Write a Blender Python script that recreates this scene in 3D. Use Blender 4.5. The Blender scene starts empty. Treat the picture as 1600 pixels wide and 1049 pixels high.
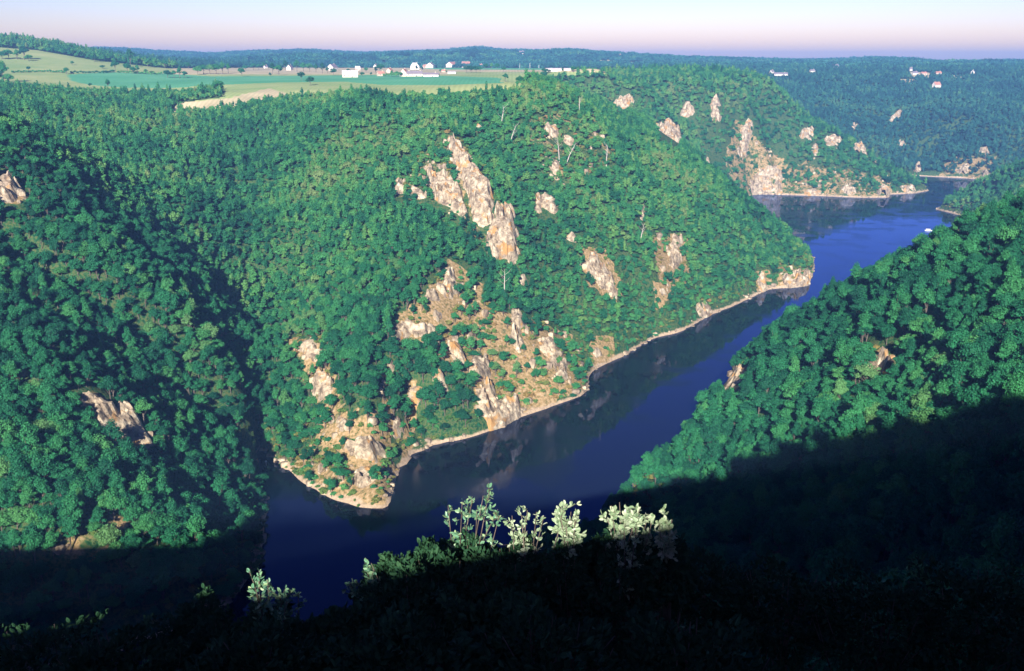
import bpy, math, random
import numpy as np
from mathutils import Vector, Matrix

rng = np.random.default_rng(7)
random.seed(7)
C = bpy.context.scene.collection
R = math.radians

# ------------------------------------------------------------------ camera
H = 200.0
FPX = 1556.0
PITCH = math.atan((524.5 - 95.0) / FPX)
cam_d = bpy.data.cameras.new('camera')
cam_d.sensor_width = 36.0
cam_d.lens = FPX / 1600 * 36.0
cam_d.clip_start = 0.5
cam_d.clip_end = 60000
cam = bpy.data.objects.new('camera', cam_d)
cam.location = (0, 0, H)
cam.rotation_euler = (math.pi / 2 - PITCH, 0, 0)
C.objects.link(cam)
bpy.context.scene.camera = cam

# ------------------------------------------------------------------ sky, sun, exposure
SUN_EL, SUN_AZ = R(24.0), R(7.0)          # the light travels towards +Y, 7 degrees to the right
world = bpy.data.worlds.new("World")
bpy.context.scene.world = world
world.use_nodes = True
nt = world.node_tree
nt.nodes.clear()
sky = nt.nodes.new('ShaderNodeTexSky')
sky.sky_type = 'NISHITA'
sky.sun_disc = False
sky.sun_elevation = SUN_EL
sky.sun_rotation = math.pi + SUN_AZ
sky.altitude = 400
sky.air_density = 1.0
sky.dust_density = 0.6
sky.ozone_density = 3.0
SKY_TINT = (0.98, 0.64, 0.86, 1)
tint = nt.nodes.new('ShaderNodeMix'); tint.data_type = 'RGBA'; tint.blend_type = 'MULTIPLY'
tint.inputs[0].default_value = 1.0
tint.inputs[7].default_value = SKY_TINT
sc0 = nt.nodes.new('ShaderNodeVectorMath'); sc0.operation = 'SCALE'; sc0.inputs['Scale'].default_value = 1 / 4.5
gam = nt.nodes.new('ShaderNodeGamma'); gam.inputs['Gamma'].default_value = 2.2
sc1 = nt.nodes.new('ShaderNodeVectorMath'); sc1.operation = 'SCALE'; sc1.inputs['Scale'].default_value = 4.5
bg = nt.nodes.new('ShaderNodeBackground'); bg.inputs['Strength'].default_value = 0.05
out = nt.nodes.new('ShaderNodeOutputWorld')
nt.links.new(sky.outputs[0], sc0.inputs[0]); nt.links.new(sc0.outputs[0], gam.inputs['Color']); nt.links.new(gam.outputs[0], sc1.inputs[0]); nt.links.new(sc1.outputs[0], tint.inputs[6]); nt.links.new(tint.outputs[2], bg.inputs['Color']); nt.links.new(bg.outputs[0], out.inputs[0])

sun_d = bpy.data.lights.new('sun', 'SUN')
sun_d.energy = 5.0
sun_d.angle = R(0.5)
sun_d.color = (1.0, 0.93, 0.82)
sun = bpy.data.objects.new('sun', sun_d)
SD = Vector((math.sin(SUN_AZ) * math.cos(SUN_EL), math.cos(SUN_AZ) * math.cos(SUN_EL), -math.sin(SUN_EL)))
sun.rotation_euler = SD.to_track_quat('-Z', 'Y').to_euler()
sun.location = (0, -50, 300)
C.objects.link(sun)
vs = bpy.context.scene.view_settings
vs.view_transform = 'Standard'; vs.look = 'None'; vs.gamma = 1; vs.exposure = 1.08
cy = bpy.context.scene.cycles
cy.max_bounces = 5; cy.diffuse_bounces = 2; cy.glossy_bounces = 3; cy.volume_bounces = 0
cy.transmission_bounces = 2; cy.transparent_max_bounces = 4
cy.use_denoising = True; cy.denoiser = 'OPENIMAGEDENOISE'; cy.denoising_input_passes = 'RGB_ALBEDO_NORMAL'; cy.denoising_prefilter = 'ACCURATE'

# ------------------------------------------------------------------ helpers
CP, SP = math.cos(PITCH), math.sin(PITCH)
def ray(u, v):
    a = (u - 800) / FPX; b = -(v - 524.5) / FPX
    return np.array([a, CP + b * SP, -SP + b * CP])
def at(u, v, Y):
    d = ray(u, v); t = Y / d[1]
    return (d[0] * t, Y, H + d[2] * t)
def bank(u, v):
    d = ray(u, v); t = -H / d[2]
    return (d[0] * t, d[1] * t)
def proj(P):
    P = np.asarray(P, float)
    x, y, z = P[..., 0], P[..., 1], P[..., 2] - H
    f = y * CP - z * SP
    f = np.where(f < 1, 1, f)
    up = y * SP + z * CP
    return 800 + FPX * x / f, 524.5 - FPX * up / f

def _hash(ix, iy, seed):
    h = (ix.astype(np.int64) * 374761393 + iy.astype(np.int64) * 668265263 + seed * 1442695041) & 0x7fffffff
    h = ((h ^ (h >> 13)) * 1274126177) & 0x7fffffff
    h = h ^ (h >> 16)
    return (h & 0xffff) / 65535.0
def vnoise(x, y, seed=0):
    ix, iy = np.floor(x), np.floor(y)
    fx, fy = x - ix, y - iy
    fx = fx * fx * (3 - 2 * fx); fy = fy * fy * (3 - 2 * fy)
    a = _hash(ix, iy, seed); b = _hash(ix + 1, iy, seed); c = _hash(ix, iy + 1, seed); d = _hash(ix + 1, iy + 1, seed)
    return (a * (1 - fx) + b * fx) * (1 - fy) + (c * (1 - fx) + d * fx) * fy * 1.0
def fbm(x, y, oct=4, seed=0):
    s = 0; amp = 1; tot = 0
    for o in range(oct):
        s = s + amp * vnoise(x * 2 ** o + 17.3 * o, y * 2 ** o - 9.1 * o, seed + o); tot += amp; amp *= 0.5
    return s / tot
def sstep(a, b, x):
    t = np.clip((x - a) / (b - a), 0, 1); return t * t * (3 - 2 * t)
def seg_dist(x, y, line):
    best = np.full(np.shape(x), 1e9)
    for (x0, y0), (x1, y1) in zip(line[:-1], line[1:]):
        dx, dy = x1 - x0, y1 - y0
        t = np.clip(((x - x0) * dx + (y - y0) * dy) / (dx * dx + dy * dy + 1e-9), 0, 1)
        best = np.minimum(best, np.hypot(x - x0 - t * dx, y - y0 - t * dy))
    return best
def in_poly(x, y, poly):
    inside = np.zeros(np.shape(x), bool)
    n = len(poly)
    for i in range(n):
        x0, y0 = poly[i]; x1, y1 = poly[(i + 1) % n]
        c = ((y0 > y) != (y1 > y)) & (x < (x1 - x0) * (y - y0) / (y1 - y0 + 1e-12) + x0)
        inside ^= c
    return inside

def mesh_obj(name, verts, faces, mat=None, parent=None, link=True, smooth=False):
    me = bpy.data.meshes.new(name)
    me.from_pydata([tuple(v) for v in verts] if not isinstance(verts, np.ndarray) else verts.tolist(), [],
                   faces if not isinstance(faces, np.ndarray) else faces.tolist())
    if mat: me.materials.append(mat)
    if smooth: me.polygons.foreach_set('use_smooth', [True] * len(me.polygons))
    me.update()
    o = bpy.data.objects.new(name, me)
    if link: C.objects.link(o)
    if parent: o.parent = parent
    return o
def tag(o, label=None, cat=None, group=None, kind=None):
    if label: o['label'] = label
    if cat: o['category'] = cat
    if group: o['group'] = group
    if kind: o['kind'] = kind
    return o
def empty(name, loc=(0, 0, 0), rz=0, sc=1):
    o = bpy.data.objects.new(name, None); C.objects.link(o)
    o.location = loc; o.rotation_euler = (0, 0, rz); o.scale = (sc, sc, sc)
    o.empty_display_size = 0.5
    return o

def new_mat(name):
    m = bpy.data.materials.new(name); m.use_nodes = True
    n = m.node_tree; n.nodes.clear()
    o = n.nodes.new('ShaderNodeOutputMaterial')
    return m, n, o
def principled(n, o, rough=0.8, spec=0.2):
    p = n.nodes.new('ShaderNodeBsdfPrincipled')
    p.inputs['Roughness'].default_value = rough
    p.inputs['Specular IOR Level'].default_value = spec
    n.links.new(p.outputs[0], o.inputs[0]); return p
def ramp(n, stops, src=None):
    r = n.nodes.new('ShaderNodeValToRGB')
    el = r.color_ramp.elements
    while len(el) < len(stops): el.new(0.5)
    for e, (pos, col) in zip(el, stops):
        e.position = pos; e.color = (*col, 1)
    if src is not None: n.links.new(src, r.inputs[0])
    return r
def noise_tex(n, scale, detail=4, obj=True, rough=0.6):
    tc = n.nodes.new('ShaderNodeTexCoord'); t = n.nodes.new('ShaderNodeTexNoise')
    t.inputs['Scale'].default_value = scale; t.inputs['Detail'].default_value = detail; t.inputs['Roughness'].default_value = rough
    n.links.new(tc.outputs['Object'], t.inputs['Vector']); return t
def mixc(n, a, b, fac, mode='MIX'):
    m = n.nodes.new('ShaderNodeMix'); m.data_type = 'RGBA'; m.blend_type = mode
    for sock, v in ((m.inputs[0], fac), (m.inputs[6], a), (m.inputs[7], b)):
        if hasattr(v, 'links') or hasattr(v, 'is_output'): n.links.new(v, sock)
        elif isinstance(v, (int, float)): sock.default_value = v
        else: sock.default_value = (*v, 1)
    return m.outputs[2]

# ------------------------------------------------------------------ materials
def foliage_mat(name, stops, trans=0.0, spec=0.15, rough=0.6):
    m, n, o = new_mat(name)
    info = n.nodes.new('ShaderNodeObjectInfo')
    ln = n.nodes.new('ShaderNodeTexNoise'); ln.inputs['Scale'].default_value = 0.011; ln.inputs['Detail'].default_value = 3
    n.links.new(info.outputs['Location'], ln.inputs['Vector'])
    m1 = n.nodes.new('ShaderNodeMath'); m1.operation = 'MULTIPLY_ADD'; m1.inputs[1].default_value = 1.5; m1.inputs[2].default_value = -0.77
    n.links.new(ln.outputs[0], m1.inputs[0])
    m2 = n.nodes.new('ShaderNodeMath'); m2.operation = 'MULTIPLY_ADD'; m2.inputs[1].default_value = 0.72; m2.use_clamp = True
    n.links.new(info.outputs['Random'], m2.inputs[0]); 
    m3 = n.nodes.new('ShaderNodeMath'); m3.operation = 'ADD'; m3.inputs[1].default_value = 0.16; n.links.new(m1.outputs[0], m3.inputs[0]); n.links.new(m3.outputs[0], m2.inputs[2])
    r = ramp(n, stops, m2.outputs[0])
    r.color_ramp.interpolation = 'LINEAR'
    geo = n.nodes.new('ShaderNodeNewGeometry')
    # every leaf clump differs a little
    mr = n.nodes.new('ShaderNodeMapRange'); mr.inputs[3].default_value = 0.72; mr.inputs[4].default_value = 1.35
    n.links.new(geo.outputs['Random Per Island'], mr.inputs[0])
    sc = n.nodes.new('ShaderNodeVectorMath'); sc.operation = 'SCALE'
    n.links.new(r.outputs[0], sc.inputs[0]); n.links.new(mr.outputs[0], sc.inputs['Scale'])
    p = principled(n, o, rough, spec)
    n.links.new(sc.outputs[0], p.inputs['Base Color'])
    return m
G = lambda k, r, g, b: (k, (r, g, b))
M_LEAF = foliage_mat('leaf_green', [G(0, .006, .058, .032), G(.2, .012, .105, .046), G(.42, .024, .150, .054), G(.62, .042, .190, .058), G(.78, .070, .225, .058), G(.90, .11, .245, .066), G(1, .14, .22, .075)])
M_LEAF_NEAR = foliage_mat('leaf_green_near', [G(0, .005, .054, .030), G(.3, .010, .096, .044), G(.55, .017, .138, .054), G(.78, .032, .180, .058), G(.93, .06, .22, .062), G(1, .09, .21, .07)])
M_LEAF_HAZE = foliage_mat('leaf_haze_tint', [G(0, .008, .055, .055), G(.4, .014, .090, .078), G(.75, .026, .135, .095), G(1, .06, .18, .09)])  # distance haze put into the leaf colour of the far woods
M_SHRUB = foliage_mat('leaf_pale', [G(0, .30, .42, .24), G(.5, .38, .50, .28), G(1, .48, .55, .34)], spec=0.4, rough=0.4)
M_SCRUB = foliage_mat('scrub_leaf', [G(0, .03, .12, .03), G(.5, .10, .17, .04), G(.8, .20, .17, .05), G(1, .28, .17, .07)])

def bark_mat():
    m, n, o = new_mat('bark'); p = principled(n, o, 0.9, 0.1)
    t = noise_tex(n, 3.0); r = ramp(n, [G(.3, .05, .04, .03), G(.7, .20, .17, .14)], t.outputs[0]); n.links.new(r.outputs[0], p.inputs['Base Color']); return m
M_BARK = bark_mat()

def rock_mat():
    m, n, o = new_mat('granite'); p = principled(n, o, 0.9, 0.15)
    t = noise_tex(n, 0.22, 6); t2 = noise_tex(n, 0.55, 8, rough=.75); t3 = noise_tex(n, 0.12, 5)
    r = ramp(n, [G(.28, .13, .105, .075), G(.42, .32, .255, .18), G(.55, .54, .455, .32), G(.70, .76, .68, .50)], t.outputs[0])
    r2 = ramp(n, [G(.36, .16, .14, .15), G(.50, .75, .72, .72), G(.62, 1, 1, 1)], t2.outputs[0])
    c = mixc(n, r.outputs[0], r2.outputs[0], 0.75, 'MULTIPLY')
    f = ramp(n, [G(.56, 0, 0, 0), G(.64, 1, 1, 1)], t3.outputs[0])
    c = mixc(n, c, (.42, .24, .09), f.outputs[0])
    n.links.new(c, p.inputs['Base Color'])
    b = n.nodes.new('ShaderNodeBump'); b.inputs['Strength'].default_value = 0.7; b.inputs['Distance'].default_value = 0.8
    n.links.new(t2.outputs[0], b.inputs['Height']); n.links.new(b.outputs[0], p.inputs['Normal'])
    return m
M_ROCK = rock_mat()

def ground_mat():
    m, n, o = new_mat('gorge_ground'); p = principled(n, o, 0.95, 0.1)
    t = noise_tex(n, 0.10, 6); t2 = noise_tex(n, 0.6, 6); t3 = noise_tex(n, 0.035, 5)
    wood = ramp(n, [G(.35, .008, .045, .020), G(.48, .03, .10, .035), G(.56, .10, .12, .045), G(.66, .015, .07, .03)], t2.outputs[0])
    bare = ramp(n, [G(.32, .07, .10, .03), G(.45, .28, .20, .09), G(.58, .42, .29, .15), G(.72, .50, .40, .28)], t2.outputs[0])
    a = n.nodes.new('ShaderNodeAttribute'); a.attribute_name = 'bare'
    mx = n.nodes.new('ShaderNodeMath'); mx.operation = 'ADD'
    sb = n.nodes.new('ShaderNodeMath'); sb.operation = 'SUBTRACT'; sb.inputs[1].default_value = 0.5
    n.links.new(t.outputs[0], sb.inputs[0]); n.links.new(sb.outputs[0], mx.inputs[0]); n.links.new(a.outputs['Fac'], mx.inputs[1])
    fr = ramp(n, [G(.45, 0, 0, 0), G(.58, 1, 1, 1)], mx.outputs[0])
    c = mixc(n, wood.outputs[0], bare.outputs[0], fr.outputs[0])
    # bleached drawdown strip beside the water
    geo = n.nodes.new('ShaderNodeNewGeometry'); sx = n.nodes.new('ShaderNodeSeparateXYZ'); n.links.new(geo.outputs['Position'], sx.inputs[0])
    ns = n.nodes.new('ShaderNodeMath'); ns.operation = 'MULTIPLY_ADD'; ns.inputs[1].default_value = 5.5; n.links.new(t.outputs[0], ns.inputs[0]); n.links.new(sx.outputs[2], ns.inputs[2])
    dv = n.nodes.new('ShaderNodeMath'); dv.operation = 'DIVIDE'; dv.inputs[1].default_value = 10.0; n.links.new(ns.outputs[0], dv.inputs[0])
    fs = ramp(n, [G(.40, 1, 1, 1), G(.50, 0, 0, 0)], dv.outputs[0])
    strip = ramp(n, [G(.3, .30, .22, .15), G(.6, .50, .38, .26)], t2.outputs[0])
    c = mixc(n, c, strip.outputs[0], fs.outputs[0])
    n.links.new(c, p.inputs['Base Color'])
    b = n.nodes.new('ShaderNodeBump'); b.inputs['Strength'].default_value = 0.6; b.inputs['Distance'].default_value = 1.0
    n.links.new(t2.outputs[0], b.inputs['Height']); n.links.new(b.outputs[0], p.inputs['Normal'])
    return m
M_GROUND = ground_mat()

def field_mat(name, c0, c1, scale=0.01):
    m, n, o = new_mat(name); p = principled(n, o, 0.95, 0.05)
    t = noise_tex(n, scale, 5); r = ramp(n, [G(.35, *c0), G(.65, *c1)], t.outputs[0])
    w = n.nodes.new('ShaderNodeTexWave'); w.inputs['Scale'].default_value = 0.06; w.inputs['Distortion'].default_value = 1.5
    tc = n.nodes.new('ShaderNodeTexCoord'); n.links.new(tc.outputs['Object'], w.inputs['Vector'])
    wr = ramp(n, [G(0, .86, .88, .86), G(1, 1, 1, 1)], w.outputs[0])
    n.links.new(mixc(n, r.outputs[0], wr.outputs[0], 1.0, 'MULTIPLY'), p.inputs['Base Color']); return m
M_FGREEN = field_mat('crop_green', (.09, .34, .17), (.14, .42, .22))
M_FPALE = field_mat('meadow_pale', (.26, .38, .14), (.42, .46, .20))
M_FTAN = field_mat('stubble_tan', (.46, .40, .24), (.62, .52, .33))

def plain_mat(name, col, var=0.15, rough=0.8, scale=0.8):
    m, n, o = new_mat(name); p = principled(n, o, rough, 0.2)
    t = noise_tex(n, scale); lo = tuple(c * (1 - var) for c in col); hi = tuple(min(1, c * (1 + var)) for c in col)
    r = ramp(n, [G(.3, *lo), G(.7, *hi)], t.outputs[0]); n.links.new(r.outputs[0], p.inputs['Base Color']); return m
M_WALL = plain_mat('render_cream', (.66, .57, .45)); M_WALLW = plain_mat('render_white', (.66, .62, .56)); M_STONE = plain_mat('stone_wall', (.55, .44, .34))
M_SLATE = plain_mat('slate_roof', (.20, .17, .20)); M_TILE = plain_mat('tile_roof', (.42, .20, .15)); M_GREYROOF = plain_mat('sheet_roof', (.55, .50, .52))
M_DARKW = plain_mat('window_dark', (.03, .035, .05), rough=0.3); M_WHITE = plain_mat('white_paint', (.82, .82, .80), var=.04)
M_STEEL = plain_mat('galvanised_steel', (.5, .5, .52)); M_TIMBER = plain_mat('timber', (.35, .27, .18))

def water_mat():
    m, n, o = new_mat('river_water')
    t = noise_tex(n, 0.5, 3); t2 = noise_tex(n, 0.03, 2)
    b = n.nodes.new('ShaderNodeBump'); b.inputs['Strength'].default_value = 0.06; b.inputs['Distance'].default_value = 0.08
    n.links.new(t.outputs[0], b.inputs['Height'])
    rr = n.nodes.new('ShaderNodeMapRange'); rr.inputs[1].default_value = 0.45; rr.inputs[2].default_value = 0.6; rr.inputs[3].default_value = 0.01; rr.inputs[4].default_value = 0.16
    n.links.new(t2.outputs[0], rr.inputs[0])
    g = n.nodes.new('ShaderNodeBsdfGlossy'); g.inputs['Color'].default_value = (0.44, 0.56, 1.0, 1)
    n.links.new(rr.outputs[0], g.inputs['Roughness']); n.links.new(b.outputs[0], g.inputs['Normal'])
    d = n.nodes.new('ShaderNodeBsdfDiffuse'); d.inputs['Color'].default_value = (0.004, 0.005, 0.010, 1)
    f = n.nodes.new('ShaderNodeFresnel'); f.inputs['IOR'].default_value = 1.5; n.links.new(b.outputs[0], f.inputs['Normal'])
    x = n.nodes.new('ShaderNodeMixShader')
    n.links.new(f.outputs[0], x.inputs[0]); n.links.new(d.outputs[0], x.inputs[1]); n.links.new(g.outputs[0], x.inputs[2])
    n.links.new(x.outputs[0], o.inputs[0]); return m
M_WATER = water_mat()

# ------------------------------------------------------------------ relief of the gorge
# river banks (water level z = 0), seen ones measured, hidden ones continued
B_MAIN = [(-175, 640), (-150, 560), (-140, 510)] + [bank(*p) for p in [(425, 712), (470, 752), (520, 780), (560, 793), (600, 796), (616, 788), (618, 748), (645, 712), (680, 694), (740, 682), (790, 662), (850, 640), (915, 614), (922, 582), (965, 560), (1010, 532), (1060, 520), (1110, 492), (1155, 474), (1200, 452), (1240, 450), (1266, 446), (1272, 415), (1271, 402)]] + \
    [(312, 1110), (295, 1200), (290, 1300), (300, 1400), (335, 1480)] + [bank(*p) for p in [(1180, 304), (1230, 305), (1290, 307), (1340, 309), (1388, 309), (1392, 304), (1425, 303), (1452, 298)]] + \
    [(672, 1660), (640, 1740), (600, 1850)]
B_FAR = [(620, 1880), (700, 1850)] + [bank(*p) for p in [(1430, 275), (1470, 277), (1510, 279), (1540, 282)]] + [(930, 1800), (1100, 1830), (1400, 1850)]
B_RIGHT = [(1400, 1700), (1100, 1700), (900, 1690), (785, 1640), (700, 1540), (640, 1450), (592, 1385), (604, 1310), (580, 1230), (535, 1165), (440, 1043), (325, 886), (222, 745), (160, 630), (112, 540), (78, 478), (50, 430), (34, 395), (5, 355), (-35, 315), (-75, 270), (-130, 225), (-250, 185), (-420, 160), (-700, 150)]
B_LEFT = [(-700, 240), (-420, 255), (-260, 262), (-175, 285), (-112, 330), (-104, 372), (-114, 425), (-134, 470), (-165, 520), (-190, 590), (-205, 650)]

ctrl = []
def cpt(x, y, z): ctrl.append((x, y, z))
def dense(line, step=28):
    for (x0, y0), (x1, y1) in zip(line[:-1], line[1:]):
        L = math.hypot(x1 - x0, y1 - y0); n = max(1, int(L / step))
        for i in range(n):
            t = i / n; yield x0 + (x1 - x0) * t, y0 + (y1 - y0) * t
for L in (B_MAIN[2:-2], B_FAR[1:], B_RIGHT[:-1], B_LEFT[1:-3]):
    pts = list(dense(L)) + [L[-1]]
    for x, y in pts: cpt(x, y, 0.0)
# channel bed
for x, y in [(-420, 205), (-250, 222), (-150, 262), (-90, 320), (-60, 370), (-75, 420), (-105, 455), (-20, 400), (10, 470), (60, 540), (120, 650), (190, 760), (290, 900), (370, 1010), (430, 1130), (420, 1250), (480, 1350), (400, 1450), (360, 1380), (520, 1440), (620, 1520), (690, 1600), (710, 1700), (690, 1780), (800, 1710), (950, 1745), (1150, 1765), (370, 1220)]:
    cpt(x, y, -14.0)
CAN = 7.5   # the photograph shows tree tops, the ground lies this much lower
YB = ([400, 425, 520, 615, 625, 700, 800, 915, 1010, 1110, 1200, 1270], [505, 487, 440, 427, 455, 505, 540, 600, 700, 790, 885, 1000])
YK = ([300, 400, 480, 900, 1080, 1200], [1.0, .86, .74, .74, .93, .97])
def canopy(lst, steep=False):
    for u, v, Y in lst:
        if steep:
            yb = float(np.interp(u, *YB)); Y = yb + (Y - yb) * float(np.interp(u, *YK))
        x, y, z = at(u, v, Y); cpt(x, y, z - (10.5 if Y < 600 and (u > 1000 or x < -150) else CAN))
def bareg(lst):
    for u, v, Y in lst: cpt(*at(u, v, Y))
# near left spur: crest, then its face
canopy([(0, 190, 560), (50, 235, 545), (100, 290, 530), (150, 350, 515), (200, 415, 500), (260, 480, 492), (320, 535, 485), (375, 600, 480), (405, 650, 478)])
canopy([(0, 300, 500), (80, 380, 475), (0, 450, 435), (150, 470, 460), (250, 560, 462), (100, 550, 412), (200, 620, 422), (300, 660, 442), (360, 700, 447), (350, 780, 408), (200, 760, 365), (100, 740, 355), (0, 650, 368), (0, 800, 330), (200, 850, 332), (290, 800, 380)])
for p in [(-430, 480, 163), (-520, 560, 168), (-430, 360, 95), (-330, 280, 30), (-600, 350, 120), (-700, 650, 190), (-560, 700, 178), (-900, 500, 185)]: cpt(*p)
# the side ravine behind it
for p in [(-430, 690, 140), (-540, 800, 148)]: cpt(*p)
# long wooded slope, centre left
canopy([(400, 590, 525), (400, 520, 590), (400, 440, 675), (400, 340, 790), (400, 240, 915), (410, 175, 1020),
        (60, 205, 600), (120, 272, 580), (200, 385, 545), (260, 448, 530), (320, 512, 515), (370, 575, 508), (405, 625, 502), (300, 410, 570), (300, 310, 680), (300, 230, 800), (200, 330, 600), (200, 270, 690), (200, 210, 810), (200, 170, 950), (120, 235, 660), (100, 190, 790), (100, 150, 960), (30, 165, 820), (30, 140, 990), (240, 130, 1230), (290, 125, 1240), (80, 122, 1260), (300, 165, 1060),
        (500, 660, 500), (500, 580, 550), (500, 480, 635), (500, 370, 750), (500, 270, 860), (500, 190, 960), (540, 150, 1030)], True)
# prow and face of the central hill
canopy([(560, 740, 452), (605, 700, 468), (610, 620, 510), (625, 520, 575), (650, 420, 655), (690, 310, 760), (720, 230, 855), (760, 175, 935), (700, 150, 1000), (640, 145, 1020),
        (655, 650, 500), (700, 600, 530), (720, 500, 605), (760, 400, 700), (800, 300, 800), (830, 215, 890), (850, 150, 980), (870, 125, 1040),
        (790, 610, 560), (830, 520, 625), (870, 420, 720), (900, 310, 830), (920, 220, 920), (920, 156, 1010), (920, 560, 640), (980, 480, 715), (960, 390, 780), (1000, 300, 880), (990, 242, 950), (980, 205, 1010),
        (1080, 450, 790), (1080, 370, 860), (1080, 300, 920), (1070, 264, 970), (1150, 400, 880), (1150, 335, 940), (1130, 302, 980), (1210, 400, 940), (1210, 350, 985), (1250, 385, 1010)], True)
for p in [(170, 1150, 120), (150, 1250, 120), (200, 1110, 90), (150, 1400, 115), (60, 1150, 158), (170, 1500, 120)]: cpt(*p)
# far promontory
canopy([(960, 118, 1500), (1000, 130, 1480), (1030, 150, 1450), (1010, 180, 1380), (1060, 190, 1450), (1080, 220, 1480), (1110, 150, 1560), (1120, 195, 1530), (1150, 235, 1540), (1190, 190, 1610), (1200, 245, 1575), (1150, 118, 1700), (1195, 122, 1730), (1230, 150, 1730), (1260, 190, 1710), (1260, 250, 1610), (1300, 205, 1720), (1320, 260, 1600), (1345, 232, 1690), (1390, 262, 1660), (1420, 280, 1650), (1090, 108, 1780), (1000, 112, 1750)])
cpt(420, 1610, 22); cpt(430, 2000, 150); cpt(570, 1780, 60); cpt(565, 1900, 45); cpt(640, 1860, 8); cpt(480, 1900, 118); cpt(600, 1960, 60)
# far right wooded country
canopy([(1260, 150, 2150), (1330, 190, 2080), (1400, 225, 1980), (1440, 245, 1930), (1460, 200, 2050), (1400, 160, 2200), (1500, 240, 1850), (1500, 180, 2050), (1550, 200, 1950), (1600, 160, 2100), (1600, 220, 1880), (1570, 255, 1800), (1300, 125, 2400), (1400, 120, 2500), (1500, 125, 2450), (1600, 112, 2600), (1450, 140, 2300), (1560, 140, 2300)])
canopy([(1500, 318, 1400), (1530, 295, 1400), (1570, 278, 1370), (1600, 262, 1370), (1600, 295, 1220)])
for p in [(900, 1400, 120), (1000, 1550, 110), (850, 1200, 130), (700, 1150, 60), (1200, 1500, 160), (1300, 2000, 165), (1500, 1400, 175), (1600, 2300, 180)]: cpt(*p)
# near right spur
canopy([(1600, 318, 410), (1540, 335, 430), (1480, 365, 455), (1400, 418, 480), (1310, 482, 515), (1250, 515, 535), (1200, 545, 548), (1150, 566, 545), (1105, 610, 530), (1060, 660, 505), (1030, 705, 485)])
canopy([(1600, 450, 335), (1500, 470, 370), (1400, 520, 395), (1300, 560, 420), (1200, 620, 435), (1100, 690, 440), (1400, 650, 330), (1200, 720, 380), (1600, 600, 275), (1500, 700, 262), (1300, 800, 285), (1100, 800, 350), (1600, 850, 185), (1300, 950, 205), (1000, 880, 340), (1030, 780, 410)])
for p in [(260, 545, 78), (330, 640, 58), (290, 720, 25), (420, 750, 55), (480, 900, 45), (560, 780, 85), (700, 900, 110), (380, 500, 112), (520, 500, 150), (700, 600, 160), (600, 350, 185), (900, 800, 170), (620, 1040, 48), (330, 330, 148)]: cpt(*p)
# camera hill
for p in [(0, 0, 197.6), (25, 2, 199), (60, 0, 208), (110, -5, 218), (160, -10, 228), (240, 0, 238), (330, 60, 226), (-30, 0, 193), (-70, -5, 184), (-120, -10, 181), (-180, -10, 182), (-260, 0, 180), (-350, 20, 160),
          (0, -40, 200), (0, -100, 196), (120, -100, 214), (-150, -100, 168), (0, 20, 180), (30, 25, 181), (-30, 20, 174), (0, 50, 158), (0, 100, 124), (0, 170, 82), (0, 240, 50), (0, 300, 24), (-80, 100, 110), (-80, 180, 52), (-180, 80, 110), (-200, 140, 40), (80, 60, 166), (80, 130, 118), (70, 220, 74), (60, 300, 40), (160, 60, 180), (160, 150, 122), (-400, 80, 60), (250, 150, 150), (400, 200, 190), (0, -400, 180), (500, -200, 200), (-500, -200, 180), (-800, 60, 80)]: cpt(*p)
# plateau with fields (bare ground seen)
bareg([(640, 140, 1120), (560, 134, 1200), (450, 138, 1150), (380, 142, 1140), (320, 160, 1080), (330, 132, 1250), (200, 132, 1300), (120, 130, 1320), (500, 122, 1450), (650, 122, 1450), (300, 118, 1550), (150, 113, 1500), (20, 112, 1450), (0, 95, 1600), (0, 79, 1740), (80, 84, 1760), (150, 95, 1740), (250, 107, 1720), (400, 112, 1900), (600, 113, 1850), (800, 118, 1600), (800, 128, 1300), (850, 112, 1800), (960, 109, 2100), (700, 108, 2200), (500, 107, 2300), (350, 107, 2300), (860, 107, 2300)])
canopy([(0, 56, 1990), (60, 62, 1980), (120, 74, 1950), (180, 92, 1950), (230, 103, 2000)])
for p in [(-900, 1000, 190), (-1100, 1300, 205), (-1300, 1800, 240), (-1500, 2300, 230)]: cpt(*p)
P = np.array(ctrl)
# merge points that nearly coincide
keep = []
for i, p in enumerate(P):
    if all(math.hypot(p[0] - P[j][0], p[1] - P[j][1]) > 9 for j in keep): keep.append(i)
P = P[keep]
CC = 22.0
def phi(r2): return np.sqrt(r2 + CC * CC)
d2 = (P[:, None, 0] - P[None, :, 0]) ** 2 + (P[:, None, 1] - P[None, :, 1]) ** 2
A = phi(d2) / 1000.0 - np.eye(len(P)) * 0.0015
n_ = len(P)
Q = np.c_[np.ones(n_), P[:, 0] / 1000, P[:, 1] / 1000]
K = np.block([[A, Q], [Q.T, np.zeros((3, 3))]])
W = np.linalg.solve(K, np.r_[P[:, 2], 0, 0, 0])
def rbf(x, y):
    s = np.zeros(x.shape)
    for i in range(n_):
        s += W[i] * phi((x - P[i, 0]) ** 2 + (y - P[i, 1]) ** 2) / 1000.0
    return s + W[n_] + W[n_ + 1] * x / 1000 + W[n_ + 2] * y / 1000

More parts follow.
